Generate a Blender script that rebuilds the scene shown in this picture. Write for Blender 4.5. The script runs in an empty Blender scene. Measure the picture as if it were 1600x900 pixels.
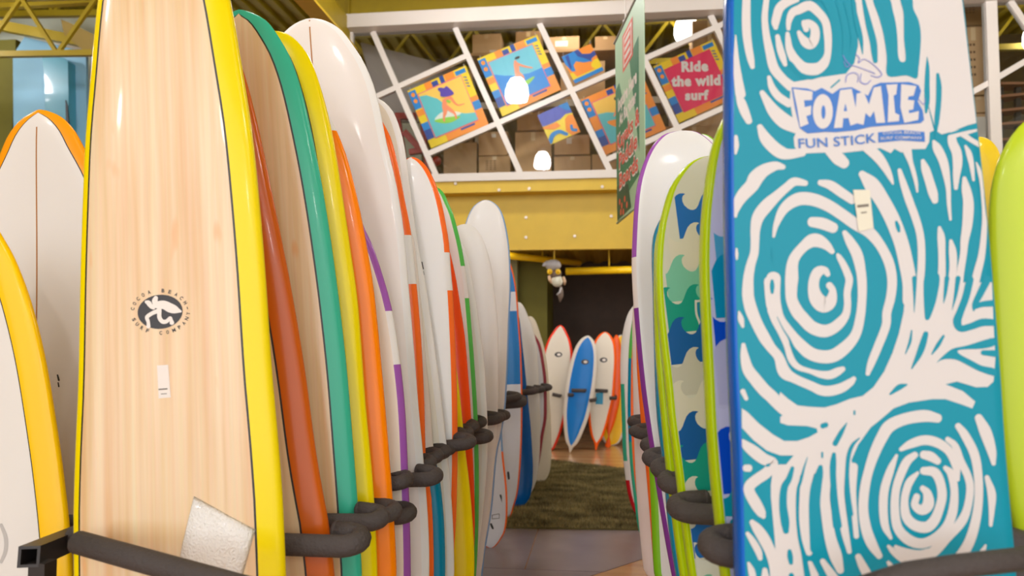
import bpy, bmesh, math, random
import numpy as np
from mathutils import Vector, Matrix
from mathutils.geometry import tessellate_polygon

random.seed(7)
SC = bpy.context.scene
COL = SC.collection
PI = math.pi

# ------------------------------------------------------------------ camera
F_PX = 1200.0                       # focal length for a 1600 px wide frame
CAM_H = 1.65
VPX, HZN = 945.0, 520.0             # where the aisle direction and the horizon fall in the frame
TH = math.atan((HZN - 450) / F_PX)
PS = math.atan((VPX - 800) / F_PX * math.cos(TH))
CAM = Vector((0, 0, CAM_H))
cF = Vector((-math.sin(PS) * math.cos(TH), math.cos(PS) * math.cos(TH), math.sin(TH)))
cR = Vector((math.cos(PS), math.sin(PS), 0))
cU = cR.cross(cF)
cam_d = bpy.data.cameras.new('camera')
cam_d.sensor_width = 36.0
cam_d.lens = 36.0 * F_PX / 1600.0
cam_d.clip_start = 0.05
cam_d.dof.use_dof = True
cam_d.dof.focus_distance = 3.2
cam_d.dof.aperture_fstop = 2.4
cam = bpy.data.objects.new('camera', cam_d)
COL.objects.link(cam)
M = Matrix((cR, cU, -cF)).transposed().to_4x4()
M.translation = CAM
cam.matrix_world = M
SC.camera = cam

# ------------------------------------------------------------------ world, lights, exposure
SC.view_settings.view_transform = 'Standard'
SC.view_settings.look = 'None'
SC.view_settings.gamma = 1.0
SC.view_settings.exposure = 0.2
W = bpy.data.worlds.new('world')
SC.world = W
W.use_nodes = True
W.node_tree.nodes['Background'].inputs[0].default_value = (0.93, 0.96, 1.0, 1)
W.node_tree.nodes['Background'].inputs[1].default_value = 2.0


def area(name, loc, target, sx, sy, power, colr=(1, 0.95, 0.88)):
    d = bpy.data.lights.new(name, 'AREA')
    d.shape = 'RECTANGLE'
    d.size, d.size_y, d.energy, d.color = sx, sy, power, colr
    o = bpy.data.objects.new(name, d)
    COL.objects.link(o)
    o.location = loc
    o.rotation_euler = (Vector(target) - Vector(loc)).to_track_quat('-Z', 'Y').to_euler()
    return o


# soft fill added behind the camera to lighten the fronts of the boards
area('front_fill', (1.0, -6.5, 3.2), (0, 4, 1.5), 9.0, 4.0, 90, (0.96, 0.98, 1.0))
LAMP_STRENGTH = 72.0                # the acrylic pendants (built below) light the hall


def ray(px, py):
    return cF + cR * ((px - 800) / F_PX) + cU * ((450 - py) / F_PX)


def at_y(px, py, y):                # the point of the plane Y=y seen at a picture position
    d = ray(px, py)
    return CAM + d * (y / d.y)


def at_z(px, py, z):
    d = ray(px, py)
    return CAM + d * ((z - CAM_H) / d.z)


def at_x(px, py, x):
    d = ray(px, py)
    return CAM + d * (x / d.x)


# ------------------------------------------------------------------ materials
def lin(c):
    c = c / 255.0
    return c / 12.92 if c <= 0.04045 else ((c + 0.055) / 1.055) ** 2.4


def rgb(r, g, b):
    return (lin(r), lin(g), lin(b), 1.0)


MATS = {}


def mat(name, c, rough=0.4, coat=0.0, metal=0.0, emit=None, spec=0.5, bump=None, vary=0.0):
    if name in MATS:
        return MATS[name]
    m = bpy.data.materials.new(name)
    m.use_nodes = True
    nt = m.node_tree
    b = nt.nodes['Principled BSDF']
    col = rgb(*c)
    b.inputs['Base Color'].default_value = col
    b.inputs['Roughness'].default_value = rough
    b.inputs['Metallic'].default_value = metal
    b.inputs['Specular IOR Level'].default_value = spec
    b.inputs['Coat Weight'].default_value = coat
    b.inputs['Coat Roughness'].default_value = 0.06
    if vary:
        tc = nt.nodes.new('ShaderNodeTexCoord')
        nz = nt.nodes.new('ShaderNodeTexNoise')
        nz.inputs['Scale'].default_value = 5.0
        nz.inputs['Detail'].default_value = 5.0
        nt.links.new(tc.outputs['Object'], nz.inputs['Vector'])
        rp = nt.nodes.new('ShaderNodeValToRGB')
        rp.color_ramp.elements[0].position = 0.3
        rp.color_ramp.elements[1].position = 0.7
        k = 1 - vary
        rp.color_ramp.elements[0].color = (col[0] * k, col[1] * k, col[2] * k, 1)
        rp.color_ramp.elements[1].color = col
        nt.links.new(nz.outputs['Fac'], rp.inputs['Fac'])
        nt.links.new(rp.outputs['Color'], b.inputs['Base Color'])
    if bump:
        tc = nt.nodes.new('ShaderNodeTexCoord')
        nz = nt.nodes.new('ShaderNodeTexNoise')
        nz.inputs['Scale'].default_value = bump[0]
        nt.links.new(tc.outputs['Object'], nz.inputs['Vector'])
        bp = nt.nodes.new('ShaderNodeBump')
        bp.inputs['Strength'].default_value = bump[1]
        bp.inputs['Distance'].default_value = 0.01
        nt.links.new(nz.outputs['Fac'], bp.inputs['Height'])
        nt.links.new(bp.outputs['Normal'], b.inputs['Normal'])
    if emit:
        b.inputs['Emission Color'].default_value = col
        b.inputs['Emission Strength'].default_value = emit
    MATS[name] = m
    return m


def gloss(name, c, rough=0.24, coat=0.14):          # lacquered or shrink-wrapped board colours
    return mat('gloss_' + name, c, rough, coat, spec=0.22)


def wood_mat(name, base, dark, strip=26.0, rough=0.25, coat=0.3, axis='Z'):
    m = bpy.data.materials.new(name)
    m.use_nodes = True
    nt = m.node_tree
    N, Lk = nt.nodes, nt.links
    b = N['Principled BSDF']
    b.inputs['Roughness'].default_value = rough
    b.inputs['Coat Weight'].default_value = coat
    b.inputs['Coat Roughness'].default_value = 0.06
    tc = N.new('ShaderNodeTexCoord')

    def mapped(sc):
        mp = N.new('ShaderNodeMapping')
        mp.inputs['Scale'].default_value = sc
        Lk.new(tc.outputs['Object'], mp.inputs['Vector'])
        return mp.outputs['Vector']
    n1 = N.new('ShaderNodeTexNoise'); n1.inputs['Scale'].default_value = 1.0; n1.inputs['Detail'].default_value = 4
    Lk.new(mapped((strip, 1, 0.8) if axis == 'Z' else (0.8, strip, 1)), n1.inputs['Vector'])
    n2 = N.new('ShaderNodeTexNoise'); n2.inputs['Scale'].default_value = 1.0; n2.inputs['Detail'].default_value = 6
    Lk.new(mapped((90, 1, 1.6) if axis == 'Z' else (1.6, 90, 1)), n2.inputs['Vector'])
    n3 = N.new('ShaderNodeTexNoise'); n3.inputs['Scale'].default_value = 1.0; n3.inputs['Detail'].default_value = 2
    Lk.new(mapped((17, 1, 4.5) if axis == 'Z' else (4.5, 17, 1)), n3.inputs['Vector'])
    r1 = N.new('ShaderNodeValToRGB')
    r1.color_ramp.elements[0].position = 0.32; r1.color_ramp.elements[0].color = rgb(*dark)
    r1.color_ramp.elements[1].position = 0.62; r1.color_ramp.elements[1].color = rgb(*base)
    Lk.new(n1.outputs['Fac'], r1.inputs['Fac'])
    mx = N.new('ShaderNodeMix'); mx.data_type = 'RGBA'; mx.blend_type = 'MULTIPLY'
    mx.inputs[0].default_value = 0.16
    Lk.new(r1.outputs['Color'], mx.inputs[6]); Lk.new(n2.outputs['Color'], mx.inputs[7])
    r3 = N.new('ShaderNodeValToRGB')
    r3.color_ramp.elements[0].position = 0.66; r3.color_ramp.elements[0].color = (0, 0, 0, 1)
    r3.color_ramp.elements[1].position = 0.80; r3.color_ramp.elements[1].color = (0.75, 0.75, 0.75, 1)
    Lk.new(n3.outputs['Fac'], r3.inputs['Fac'])
    m2 = N.new('ShaderNodeMix'); m2.data_type = 'RGBA'
    m2.inputs[7].default_value = rgb(min(255, dark[0] + 4), int(dark[1] * 0.86), int(dark[2] * 0.72))
    Lk.new(r3.outputs['Color'], m2.inputs[0]); Lk.new(mx.outputs[2], m2.inputs[6])
    Lk.new(m2.outputs[2], b.inputs['Base Color'])
    MATS[name] = m
    return m


# ------------------------------------------------------------------ object helpers
def obj(name, verts, faces, m, parent=None, smooth=False, merge=False):
    me = bpy.data.meshes.new(name)
    me.from_pydata([tuple(v) for v in verts], [], faces)
    me.update()
    if merge:
        bm = bmesh.new(); bm.from_mesh(me)
        bmesh.ops.remove_doubles(bm, verts=bm.verts, dist=1e-5)
        bmesh.ops.dissolve_degenerate(bm, edges=bm.edges, dist=1e-6)
        bmesh.ops.recalc_face_normals(bm, faces=bm.faces)
        bm.to_mesh(me); bm.free()
    if smooth:
        for p in me.polygons:
            p.use_smooth = True
    o = bpy.data.objects.new(name, me)
    if isinstance(m, (list, tuple)):
        for x in m:
            me.materials.append(x)
    else:
        me.materials.append(m)
    COL.objects.link(o)
    if parent is not None:
        o.parent = parent
    return o


def thing(name, label, cat, loc=(0, 0, 0), group=None, mw=None):
    o = bpy.data.objects.new(name, None)
    o.empty_display_size = 0.1
    COL.objects.link(o)
    if mw is not None:
        o.matrix_world = mw
    else:
        o.location = loc
    o['label'] = label
    o['category'] = cat
    if group:
        o['group'] = group
    return o


def tag(o, label, cat, group=None):
    o['label'] = label; o['category'] = cat
    if group:
        o['group'] = group
    return o


def struct(o):
    o['kind'] = 'structure'
    return o


class MB:                            # collects shapes that belong to ONE part
    def __init__(s):
        s.v, s.f = [], []

    def add(s, v, f):
        n = len(s.v)
        s.v += [Vector(a) for a in v]
        s.f += [tuple(i + n for i in q) for q in f]
        return s

    def box(s, lo, hi, mw=None):
        (a, b, c), (d, e, f) = lo, hi
        v = [Vector(p) for p in ((a, b, c), (d, b, c), (d, e, c), (a, e, c), (a, b, f), (d, b, f), (d, e, f), (a, e, f))]
        if mw:
            v = [mw @ p for p in v]
        return s.add(v, [(0, 3, 2, 1), (4, 5, 6, 7), (0, 1, 5, 4), (1, 2, 6, 5), (2, 3, 7, 6), (3, 0, 4, 7)])

    def bar(s, p, q, w, h, up=(0, 0, 1)):          # rectangular bar from p to q; w across, h along 'up'
        p, q = Vector(p), Vector(q)
        d = (q - p).normalized()
        x = d.cross(Vector(up)).normalized()
        u = x.cross(d)
        v = [r + x * (a * w / 2) + u * (b * h / 2) for r in (p, q) for a, b in ((-1, -1), (1, -1), (1, 1), (-1, 1))]
        return s.add(v, [(3, 2, 1, 0), (4, 5, 6, 7), (0, 1, 5, 4), (1, 2, 6, 5), (2, 3, 7, 6), (3, 0, 4, 7)])

    def tube(s, pts, r, n=12, caps=True, round_end=False):
        pts = [Vector(p) for p in pts]
        rr = r if isinstance(r, (list, tuple)) else [r] * len(pts)
        rings = []
        prev = None
        for i, p in enumerate(pts):
            t = (pts[min(i + 1, len(pts) - 1)] - pts[max(i - 1, 0)]).normalized()
            ref = prev if prev is not None else (Vector((0, 0, 1)) if abs(t.z) < 0.9 else Vector((1, 0, 0)))
            x = (ref - t * ref.dot(t)).normalized()
            prev = x
            y = t.cross(x)
            rings.append([p + (x * math.cos(2 * PI * k / n) + y * math.sin(2 * PI * k / n)) * rr[i] for k in range(n)])
        v = [q for g in rings for q in g]
        f = []
        for i in range(len(rings) - 1):
            for k in range(n):
                f.append((i * n + k, i * n + (k + 1) % n, (i + 1) * n + (k + 1) % n, (i + 1) * n + k))
        if caps:
            f.append(tuple(range(n - 1, -1, -1)))
            f.append(tuple((len(rings) - 1) * n + k for k in range(n)))
        return s.add(v, f)

    def lathe(s, prof, c=(0, 0, 0), n=24):          # profile (r, z) around a vertical axis
        c = Vector(c)
        v = [c + Vector((r * math.cos(2 * PI * k / n), r * math.sin(2 * PI * k / n), z)) for r, z in prof for k in range(n)]
        f = [(i * n + k, i * n + (k + 1) % n, (i + 1) * n + (k + 1) % n, (i + 1) * n + k) for i in range(len(prof) - 1) for k in range(n)]
        return s.add(v, f)

    def ball(s, c, r, n=12, m=8, rot=None):
        c = Vector(c)
        r = r if isinstance(r, (list, tuple)) else (r, r, r)
        v = []
        for j in range(m + 1):
            for k in range(n):
                a, b = PI * j / m, 2 * PI * k / n
                q = Vector((r[0] * math.sin(a) * math.cos(b), r[1] * math.sin(a) * math.sin(b), r[2] * math.cos(a)))
                if rot:
                    q = rot @ q
                v.append(c + q)
        f = [(j * n + k, (j + 1) * n + k, (j + 1) * n + (k + 1) % n, j * n + (k + 1) % n) for j in range(m) for k in range(n)]
        return s.add(v, f)

    def build(s, name, m, parent=None, smooth=False, merge=False):
        return obj(name, s.v, s.f, m, parent, smooth, merge)


def pchip(xs, ys):
    xs, ys = np.array(xs, float), np.array(ys, float)
    h = np.diff(xs); d = np.diff(ys) / h
    m = np.zeros(len(xs))
    for i in range(1, len(xs) - 1):
        if d[i - 1] * d[i] > 0:
            w1, w2 = 2 * h[i] + h[i - 1], h[i] + 2 * h[i - 1]
            m[i] = (w1 + w2) / (w1 / d[i - 1] + w2 / d[i])
    m[0], m[-1] = d[0], d[-1]

    def f(x):
        i = int(np.clip(np.searchsorted(xs, x) - 1, 0, len(h) - 1))
        t = (x - xs[i]) / h[i]
        return ((1 + 2 * t) * (1 - t) ** 2 * ys[i] + t * (1 - t) ** 2 * h[i] * m[i]
                + t * t * (3 - 2 * t) * ys[i + 1] + t * t * (t - 1) * h[i] * m[i + 1])
    return f


def smooth_line(pts, k=6):           # Catmull-Rom through tuples of any length
    P = [np.array(p, float) for p in pts]
    if len(P) < 3:
        return [P[0] + (P[1] - P[0]) * t / k for t in range(k + 1)] if len(P) == 2 else P
    P = [2 * P[0] - P[1]] + P + [2 * P[-1] - P[-2]]
    out = []
    for i in range(1, len(P) - 2):
        a, b, c, d = P[i - 1:i + 3]
        for j in range(k):
            t = j / k
            out.append(0.5 * (2 * b + (c - a) * t + (2 * a - 5 * b + 4 * c - d) * t * t + (3 * b - a - 3 * c + d) * t ** 3))
    out.append(P[-2])
    return out
# ------------------------------------------------------------------ the hall
WY = 10.0                                             # face of the storage loft above the back of the aisle
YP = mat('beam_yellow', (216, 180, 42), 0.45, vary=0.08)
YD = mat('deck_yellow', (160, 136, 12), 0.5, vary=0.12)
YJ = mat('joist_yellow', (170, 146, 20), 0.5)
OLIVE = mat('olive_wall', (104, 98, 18), 0.7, vary=0.1)
BROWN = mat('brown_wall', (64, 45, 31), 0.7, vary=0.25)
PALE = mat('pale_green_wall', (234, 240, 222), 0.8)
FRAME = mat('white_aluminium', (216, 208, 200), 0.35)

# floor: dark vinyl sheets over a wooden floor
def floor_mats():
    m = wood_mat('oak_floor', (214, 168, 120), (186, 132, 88), strip=7, rough=0.22, coat=0.3, axis='X')
    v = mat('vinyl_floor', (142, 128, 134), 0.3, vary=0.12)
    return m, v
OAK, VINYL = floor_mats()
struct(MB().box((-10, -8, -0.1), (10, 15.2, 0)).build('floor', OAK))
# vinyl tiles (0.6 x 1.2 m) beside and before the rug; one corner is cut at a slant against the wood
def vinyl_tile(name, pts):
    n = len(pts)
    v = [Vector((x, y, 0.001)) for x, y in pts] + [Vector((x, y, 0.004)) for x, y in pts]
    f = [tuple(range(n, 2 * n))] + [(i, (i + 1) % n, n + (i + 1) % n, n + i) for i in range(n)]
    return obj(name, v, f, VINYL, bpy.data.objects['floor'])
g = 0.004
seam_x = at_z(820, 890, 0).x
ca, cb = at_z(935, 897, 0), at_z(1010, 872, 0)
k = (cb.y - ca.y) / (cb.x - ca.x)
yA = at_z(840, 891, 0).y
vinyl_tile('floor_tile', [(seam_x + g, yA + g), (ca.x + (yA - ca.y) / k, yA + g), (1.4, ca.y + k * (1.4 - ca.x)), (1.4, 7.3), (seam_x + g, 7.3)])
vinyl_tile('floor_tile', [(-2.2, yA + g), (seam_x - g, yA + g), (seam_x - g, 7.3), (-2.2, 7.3)])
vinyl_tile('floor_tile', [(-2.2, 4.2), (ca.x - 1.0, 4.2), (ca.x + (yA - ca.y) / k - 0.01, yA - g), (-2.2, yA - g)])

struct(MB().box((-10, 13.6, 0), (3.6, 13.75, 3.6)).build('wall_back', BROWN))
struct(MB().box((3.6, 13.6, 0), (10, 13.75, 3.6)).build('wall_back_right', BROWN))
pa, pb = at_y(806, 500, 12.2), at_y(855, 500, 12.2)
struct(MB().box((-3.9, 12.2, 0), (pb.x, 13.6, 3.6)).build('trim_1', OLIVE))
struct(MB().box((pa.x - 0.45, 12.0, 0), (at_y(808, 500, 12.0).x, 12.2, 3.6)).build('trim_2', mat('sage_paint', (150, 150, 110), 0.7)))
struct(MB().box((-10.2, -8, 0), (-10, 15.2, 7.6)).build('wall_left', OLIVE))
struct(MB().box((10, -8, 0), (10.2, 15.2, 7.6)).build('wall_right', PALE))
struct(MB().box((-10, 15.0, 3.2), (10, 15.2, 7.6)).build('wall_far', PALE))

# loft: fascia channel, web, bolts, soffit deck
zt = at_y(800, 279, WY).z; zf = at_y(800, 300, WY).z; zb = at_y(860, 386, WY).z
XL, XR = at_y(546, 50, WY).x, 7.5
beam = thing('steel_beam', 'yellow steel beam below the slanted-grid window, above the aisle', 'beam', (0, WY, zb))
mwi = Matrix.Translation((0, -WY, -zb))
MB().box((XL, WY - 0.02, zf), (XR, WY + 0.3, zt), mwi).build('top_flange', YP, beam)
MB().box((XL, WY + 0.24, zb), (XR, WY + 0.27, zf), mwi).build('web', YP, beam)
MB().box((XL, WY + 0.18, zb - 0.015), (XR, WY + 0.3, zb), mwi).build('bottom_flange', YP, beam)
BOLT = mat('galvanised', (190, 176, 160), 0.35, metal=0.6)
for px, py in ((780, 297), (827, 295), (941, 292), (822, 340), (822, 371), (898, 369), (955, 338), (703, 343), (712, 287)):
    front = py < 300
    c = at_y(px, py, WY - 0.02 if front else WY + 0.24)
    MB().tube([c + Vector((0, 0.0, 0)) + Vector((0, -WY, -zb)), c + Vector((0, -0.02, 0)) + Vector((0, -WY, -zb))], 0.022, 6).build('bolt', BOLT, beam)
# soffit of corrugated steel running to the back wall
dk = thing('soffit_deck', 'yellow corrugated steel deck on the underside of the loft', 'ceiling deck', (0, WY + 0.3, zb + 0.1))
v, f = [], []
xs = np.arange(XL, XR, 0.075)
for i, x in enumerate(xs):
    z = 0.04 if (i // 2) % 2 else 0.0
    v += [Vector((x, 0, z)), Vector((x, 3.3, z))]
for i in range(len(xs) - 1):
    f.append((2 * i, 2 * i + 1, 2 * i + 3, 2 * i + 2))
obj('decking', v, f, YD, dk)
struct(MB().box((XL, WY + 0.2, zt - 0.12), (XR, 15, zt - 0.02)).build('floor_loft', mat('loft_slab', (120, 100, 60), 0.8)))
# yellow conduit pipes below the soffit
def pipe(label, p, q, r, hangers=(), hh=0.16):
    t = thing('conduit_pipe', label, 'pipe', p)
    MB().tube([Vector((0, 0, 0)), q - p], r, 12).build('tube', mat('pipe_yellow', (250, 205, 20), 0.4), t, True)
    for h in hangers:
        c = p + (q - p) * h - p
        MB().tube([c, c + Vector((0, 0, hh))], 0.012, 8).build('hanger', YP, t, True)
pipe('yellow horizontal pipe below the loft deck, right of the hanging ornament', at_y(884, 424, 11.3), at_y(1080, 419, 11.3), 0.055, (0.35, 0.8), 0.45)
pipe('yellow slanted pipe close below the yellow beam', at_y(780, 398, 10.6), at_y(905, 411, 12.6), 0.05, (0.5,))

# ------------------------------------------------------------------ slanted-grid window of the loft
win = thing('window_1', 'white-framed loft window with a slanted grid of bars', 'window', (0, WY, zt))
win['kind'] = 'structure'
OFF = Vector((0, -WY, -zt))
def P(px, py, y=WY):
    return at_y(px, py, y) + OFF
ztop0, ztop1 = at_y(850, 38, WY).z, at_y(850, 17, WY).z
MB().box((XL - 0.05, -0.22, ztop0 - zt), (XR, 0.1, ztop1 - zt)).build('header', FRAME, win)
MB().box((XL, -0.06, -0.03), (XR, 0.06, 0.075)).build('sill_rail', FRAME, win)
xm = at_y(1549, 100, WY).x
MB().box((xm - 0.065, -0.06, 0.07), (xm + 0.065, 0.06, ztop0 - zt)).build('mullion', FRAME, win)
MB().box((XL, -0.05, 0.07), (XL + 0.06, 0.05, ztop0 - zt)).build('jamb', FRAME, win)
zlo, zhi = 0.07, ztop0 - zt
def line(p, q):
    a, c = P(*p), P(*q)
    return (a.x, a.z, (c.x - a.x), (c.z - a.z))
AL = [line((583, 50), (683, 277)), line((712, 45), (815, 275)), line((843, 38), (955, 272)), line((975, 28), (1060, 205)), line((1108, 22), (1160, 130))]
dx = AL[1][0] - AL[0][0]
AL.append((AL[4][0] + 1.14, AL[4][1], AL[4][2], AL[4][3])); AL.append((AL[5][0] + 1.14, AL[4][1], AL[4][2], AL[4][3]))
BLn = [line((588, 152), (730, 88)), line((672, 240), (1120, 43)), line((935, 256), (1140, 165))]
BLn.append(line((1530, 138), (1600, 97)))
BLn.append((BLn[2][0] + 1.1, BLn[2][1] - 0.95, BLn[2][2], BLn[2][3]))

def clip_seg(l, x0, x1):
    x, z, a, c = l
    ts = sorted([(zlo - z) / c, (zhi - z) / c]) if abs(c) > 1e-9 else [-1e9, 1e9]
    us = sorted([(x0 - x) / a, (x1 - x) / a])
    t0, t1 = max(ts[0], us[0]), min(ts[1], us[1])
    return (Vector((x + a * t0, 0, z + c * t0)), Vector((x + a * t1, 0, z + c * t1))) if t1 > t0 else None
for l in AL[:5]:
    s = clip_seg(l, XL, xm)
    if s:
        MB().bar(s[0], s[1], 0.075, 0.075, (0, 1, 0)).build('slanted_bar', FRAME, win)
xA2 = P(733, 88).x; xA3 = P(945, 252).x; xA1 = P(671, 240).x
for l, xa_, xb_ in ((BLn[0], XL, xA2), (BLn[1], xA1, xm), (BLn[2], xA3, xm)):
    s = clip_seg(l, xa_, xb_)
    if s:
        MB().bar(s[0], s[1], 0.07, 0.07, (0, 1, 0)).build('cross_bar', FRAME, win)
for l in (line((1575, 0), (1600, 37)), BLn[3]):
    s = clip_seg(l, xm, XR)
    if s:
        MB().bar(s[0], s[1], 0.07, 0.07, (0, 1, 0)).build('cross_bar', FRAME, win)
l = line((1530, 138), (1545, 130))
s = clip_seg(l, xm - 1.0, xm)
MB().bar(s[0], s[1], 0.07, 0.07, (0, 1, 0)).build('cross_bar', FRAME, win)
# glass panes between the bars
GLASS = bpy.data.materials.new('window_glass'); GLASS.use_nodes = True
nt = GLASS.node_tree; nt.nodes.clear()
o_ = nt.nodes.new('ShaderNodeOutputMaterial'); mx_ = nt.nodes.new('ShaderNodeMixShader')
tr_ = nt.nodes.new('ShaderNodeBsdfTransparent'); gl_ = nt.nodes.new('ShaderNodeBsdfGlossy'); gl_.inputs['Roughness'].default_value = 0.01
fr_ = nt.nodes.new('ShaderNodeFresnel'); fr_.inputs['IOR'].default_value = 1.62
tr_.inputs[0].default_value = (0.93, 0.95, 0.93, 1)
nt.links.new(fr_.outputs[0], mx_.inputs[0]); nt.links.new(tr_.outputs[0], mx_.inputs[1]); nt.links.new(gl_.outputs[0], mx_.inputs[2]); nt.links.new(mx_.outputs[0], o_.inputs[0])

def halfclip(poly, l, keep):
    x, z, a, c = l
    f = lambda p: ((p[0] - x) * c - (p[1] - z) * a) * keep
    out = []
    for i in range(len(poly)):
        p, q = poly[i], poly[(i + 1) % len(poly)]
        fp, fq = f(p), f(q)
        if fp >= 0:
            out.append(p)
        if fp * fq < 0:
            t = fp / (fp - fq)
            out.append((p[0] + (q[0] - p[0]) * t, p[1] + (q[1] - p[1]) * t))
    return out
def panes(x0, x1, A, B):
    cells = [[(x0, zlo), (x1, zlo), (x1, zhi), (x0, zhi)]]
    for l in A + B:
        nx = []
        for c in cells:
            for kp in (1, -1):
                q = halfclip(c, l, kp)
                if len(q) > 2 and abs(sum(q[i][0] * q[(i + 1) % len(q)][1] - q[(i + 1) % len(q)][0] * q[i][1] for i in range(len(q)))) > 0.01:
                    nx.append(q)
        cells = nx
    for c in cells:
        obj('glass_pane', [Vector((x, 0.0, z)) for x, z in c], [tuple(range(len(c)))], GLASS, win)
panes(XL, xm, AL[:5], BLn[:3])
panes(xm, XR, [line((1575, 0), (1600, 37))], [BLn[3]])

# ------------------------------------------------------------------ roof
RZ = 6.9
v, f = [], []
xs = np.arange(-10, 10.01, 0.125)
prof = (0, 0.09, 0.09, 0)
i = 0
x = -10.0
while x < 10:
    for dxp, z in ((0, 0), (0.07, 0), (0.10, 0.08), (0.20, 0.08), (0.23, 0)):
        v += [Vector((x + dxp, -8, RZ + z)), Vector((x + dxp, 15, RZ + z))]
    x += 0.25
for i in range(len(v) // 2 - 1):
    f.append((2 * i, 2 * i + 1, 2 * i + 3, 2 * i + 2))
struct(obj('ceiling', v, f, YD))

def truss(label, p, q, h, n, wch=0.09, m=YJ):
    p, q = Vector(p), Vector(q)
    t = thing('roof_truss', label, 'truss', p)
    d = q - p
    MB().bar(Vector((0, 0, 0)), d, wch, wch).build('bottom_chord', m, t)
    MB().bar(Vector((0, 0, h)), d + Vector((0, 0, h)), wch, wch).build('top_chord', m, t)
    for i in range(n):
        a, c = d * (i / n), d * ((i + 1) / n)
        mid = (a + c) / 2
        MB().bar(a + Vector((0, 0, h)), mid, 0.045, 0.045).build('web_bar', m, t)
        MB().bar(mid, c + Vector((0, 0, h)), 0.045, 0.045).build('web_bar', m, t)
        MB().bar(mid, mid + Vector((0, 0, h)), 0.04, 0.04).build('web_bar', m, t)
    return t
# beam above the window header, and the joists resting on it
rb = thing('roof_girder', 'yellow roof girder running just above the white window header', 'beam', (0, WY + 0.35, 5.9))
za, zc = at_y(850, 16, WY + 0.3).z, at_y(850, -20, WY + 0.3).z
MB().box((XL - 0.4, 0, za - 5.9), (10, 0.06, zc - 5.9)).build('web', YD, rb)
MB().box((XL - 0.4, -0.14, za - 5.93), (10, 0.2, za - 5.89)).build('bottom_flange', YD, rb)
truss('yellow roof truss high above the loft window', (-9.8, 9.0, 5.95), (9.8, 9.0, 5.95), 0.8, 16)
truss('yellow roof truss over the loft storage', (-9.8, 12.6, 6.1), (9.8, 12.6, 6.1), 0.7, 18)
truss('olive open-web truss at the upper left in front of the blue panel', at_y(-200, 88, 8.6), at_y(150, 83, 8.6), 0.72, 3, 0.07)
truss('olive open-web truss crossing deeper at the upper left', at_y(-260, 26, 10.4), at_y(240, 20, 10.4), 0.9, 5, 0.09)
# column and sloping girder at the left end of the loft
cl = thing('steel_column', 'yellow perforated steel column at the left end of the loft window', 'column', at_y(535, 100, WY + 0.3))
b0 = at_y(535, 100, WY + 0.3)
MB().box((-0.17, 0, -b0.z), (-0.14, 0.2, RZ - b0.z)).build('flange', YD, cl)
MB().box((0.06, 0, -b0.z), (0.09, 0.2, RZ - b0.z)).build('flange', YD, cl)
MB().box((-0.14, 0.09, -b0.z), (0.06, 0.12, RZ - b0.z)).build('web', YD, cl)
for i in range(10):
    for sx in (-0.10, 0.02):
        c = Vector((sx, 0.09, at_y(535, 100 - i * 12, WY).z - b0.z))
        MB().tube([c, c - Vector((0, 0.006, 0))], 0.012, 6).build('bolt', mat('bolt_dark', (70, 58, 8), 0.5), cl)
sg = thing('roof_girder', 'broad yellow girder slanting down to the column left of the loft window', 'beam', at_y(520, 30, 9.2))
p, q = at_y(466, -40, 7.8), at_y(552, 62, 10.2)
o = at_y(520, 30, 9.2)
MB().bar(p - o, q - o, 0.04, 0.40, (0, 0, 1)).build('web', YD, sg)
MB().bar(p - o - Vector((0, 0, 0.2)), q - o - Vector((0, 0, 0.2)), 0.22, 0.03).build('bottom_flange', YP, sg)

# ------------------------------------------------------------------ upper left: blue panel, big teal board, gusset, ceiling lining
pl = thing('wall_panel', 'large pale blue panel hanging high at the upper left', 'panel', at_y(75, 150, 9.6))
o = at_y(75, 150, 9.6)
pp = [at_y(20, 86, 9.6), at_y(22, 300, 9.6), at_y(136, 300, 9.6), at_y(134, 80, 9.6), at_y(128, 78, 9.6), at_y(50, 52, 9.6), at_y(38, 58, 9.6)]
n = len(pp)
obj('sheet', [a - o for a in pp] + [a - o + Vector((0, 0.05, 0)) for a in pp], [tuple(range(n)), tuple(range(2 * n - 1, n - 1, -1))] + [(i, n + i, n + (i + 1) % n, (i + 1) % n) for i in range(n)], mat('panel_blue', (132, 180, 206), 0.6), pl)
tb = thing('hanging_board', 'teal paddle board with a black fin hanging on the pale blue panel', 'board', at_y(86, 150, 9.45))
o = at_y(86, 150, 9.45)
pp = [at_y(a, c, 9.45) for a, c in ((66, 90), (70, 130), (71, 200), (70, 300), (112, 300), (107, 200), (107, 150), (106, 96), (100, 91), (85, 88))]
n = len(pp)
obj('hull', [a - o for a in pp] + [a - o + Vector((0, 0.15, 0)) for a in pp], [tuple(range(n)), tuple(range(2 * n - 1, n - 1, -1))] + [(i, n + i, n + (i + 1) % n, (i + 1) % n) for i in range(n)], mat('hull_teal', (66, 146, 170), 0.35, 0.4), tb)
pp = [at_y(a, c, 9.4) for a, c in ((102, 156), (105, 165), (108, 200), (103, 200))]
obj('fin', [a - o for a in pp] + [a - o + Vector((0, 0.02, 0)) for a in pp], [(0, 3, 2, 1), (4, 5, 6, 7), (0, 1, 5, 4), (1, 2, 6, 5), (2, 3, 7, 6), (3, 0, 4, 7)], mat('fin_black', (30, 30, 40), 0.4), tb)
gp = thing('gusset_beam', 'tan tapered beam end behind the truss at the upper left', 'beam', at_y(115, 50, 9.3))
o = at_y(115, 50, 9.3)
pp = [at_y(a, c, 9.3) for a, c in ((95, 30), (110, 36), (180, 70), (180, 95), (137, 84), (100, 54))]
n = len(pp)
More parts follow.
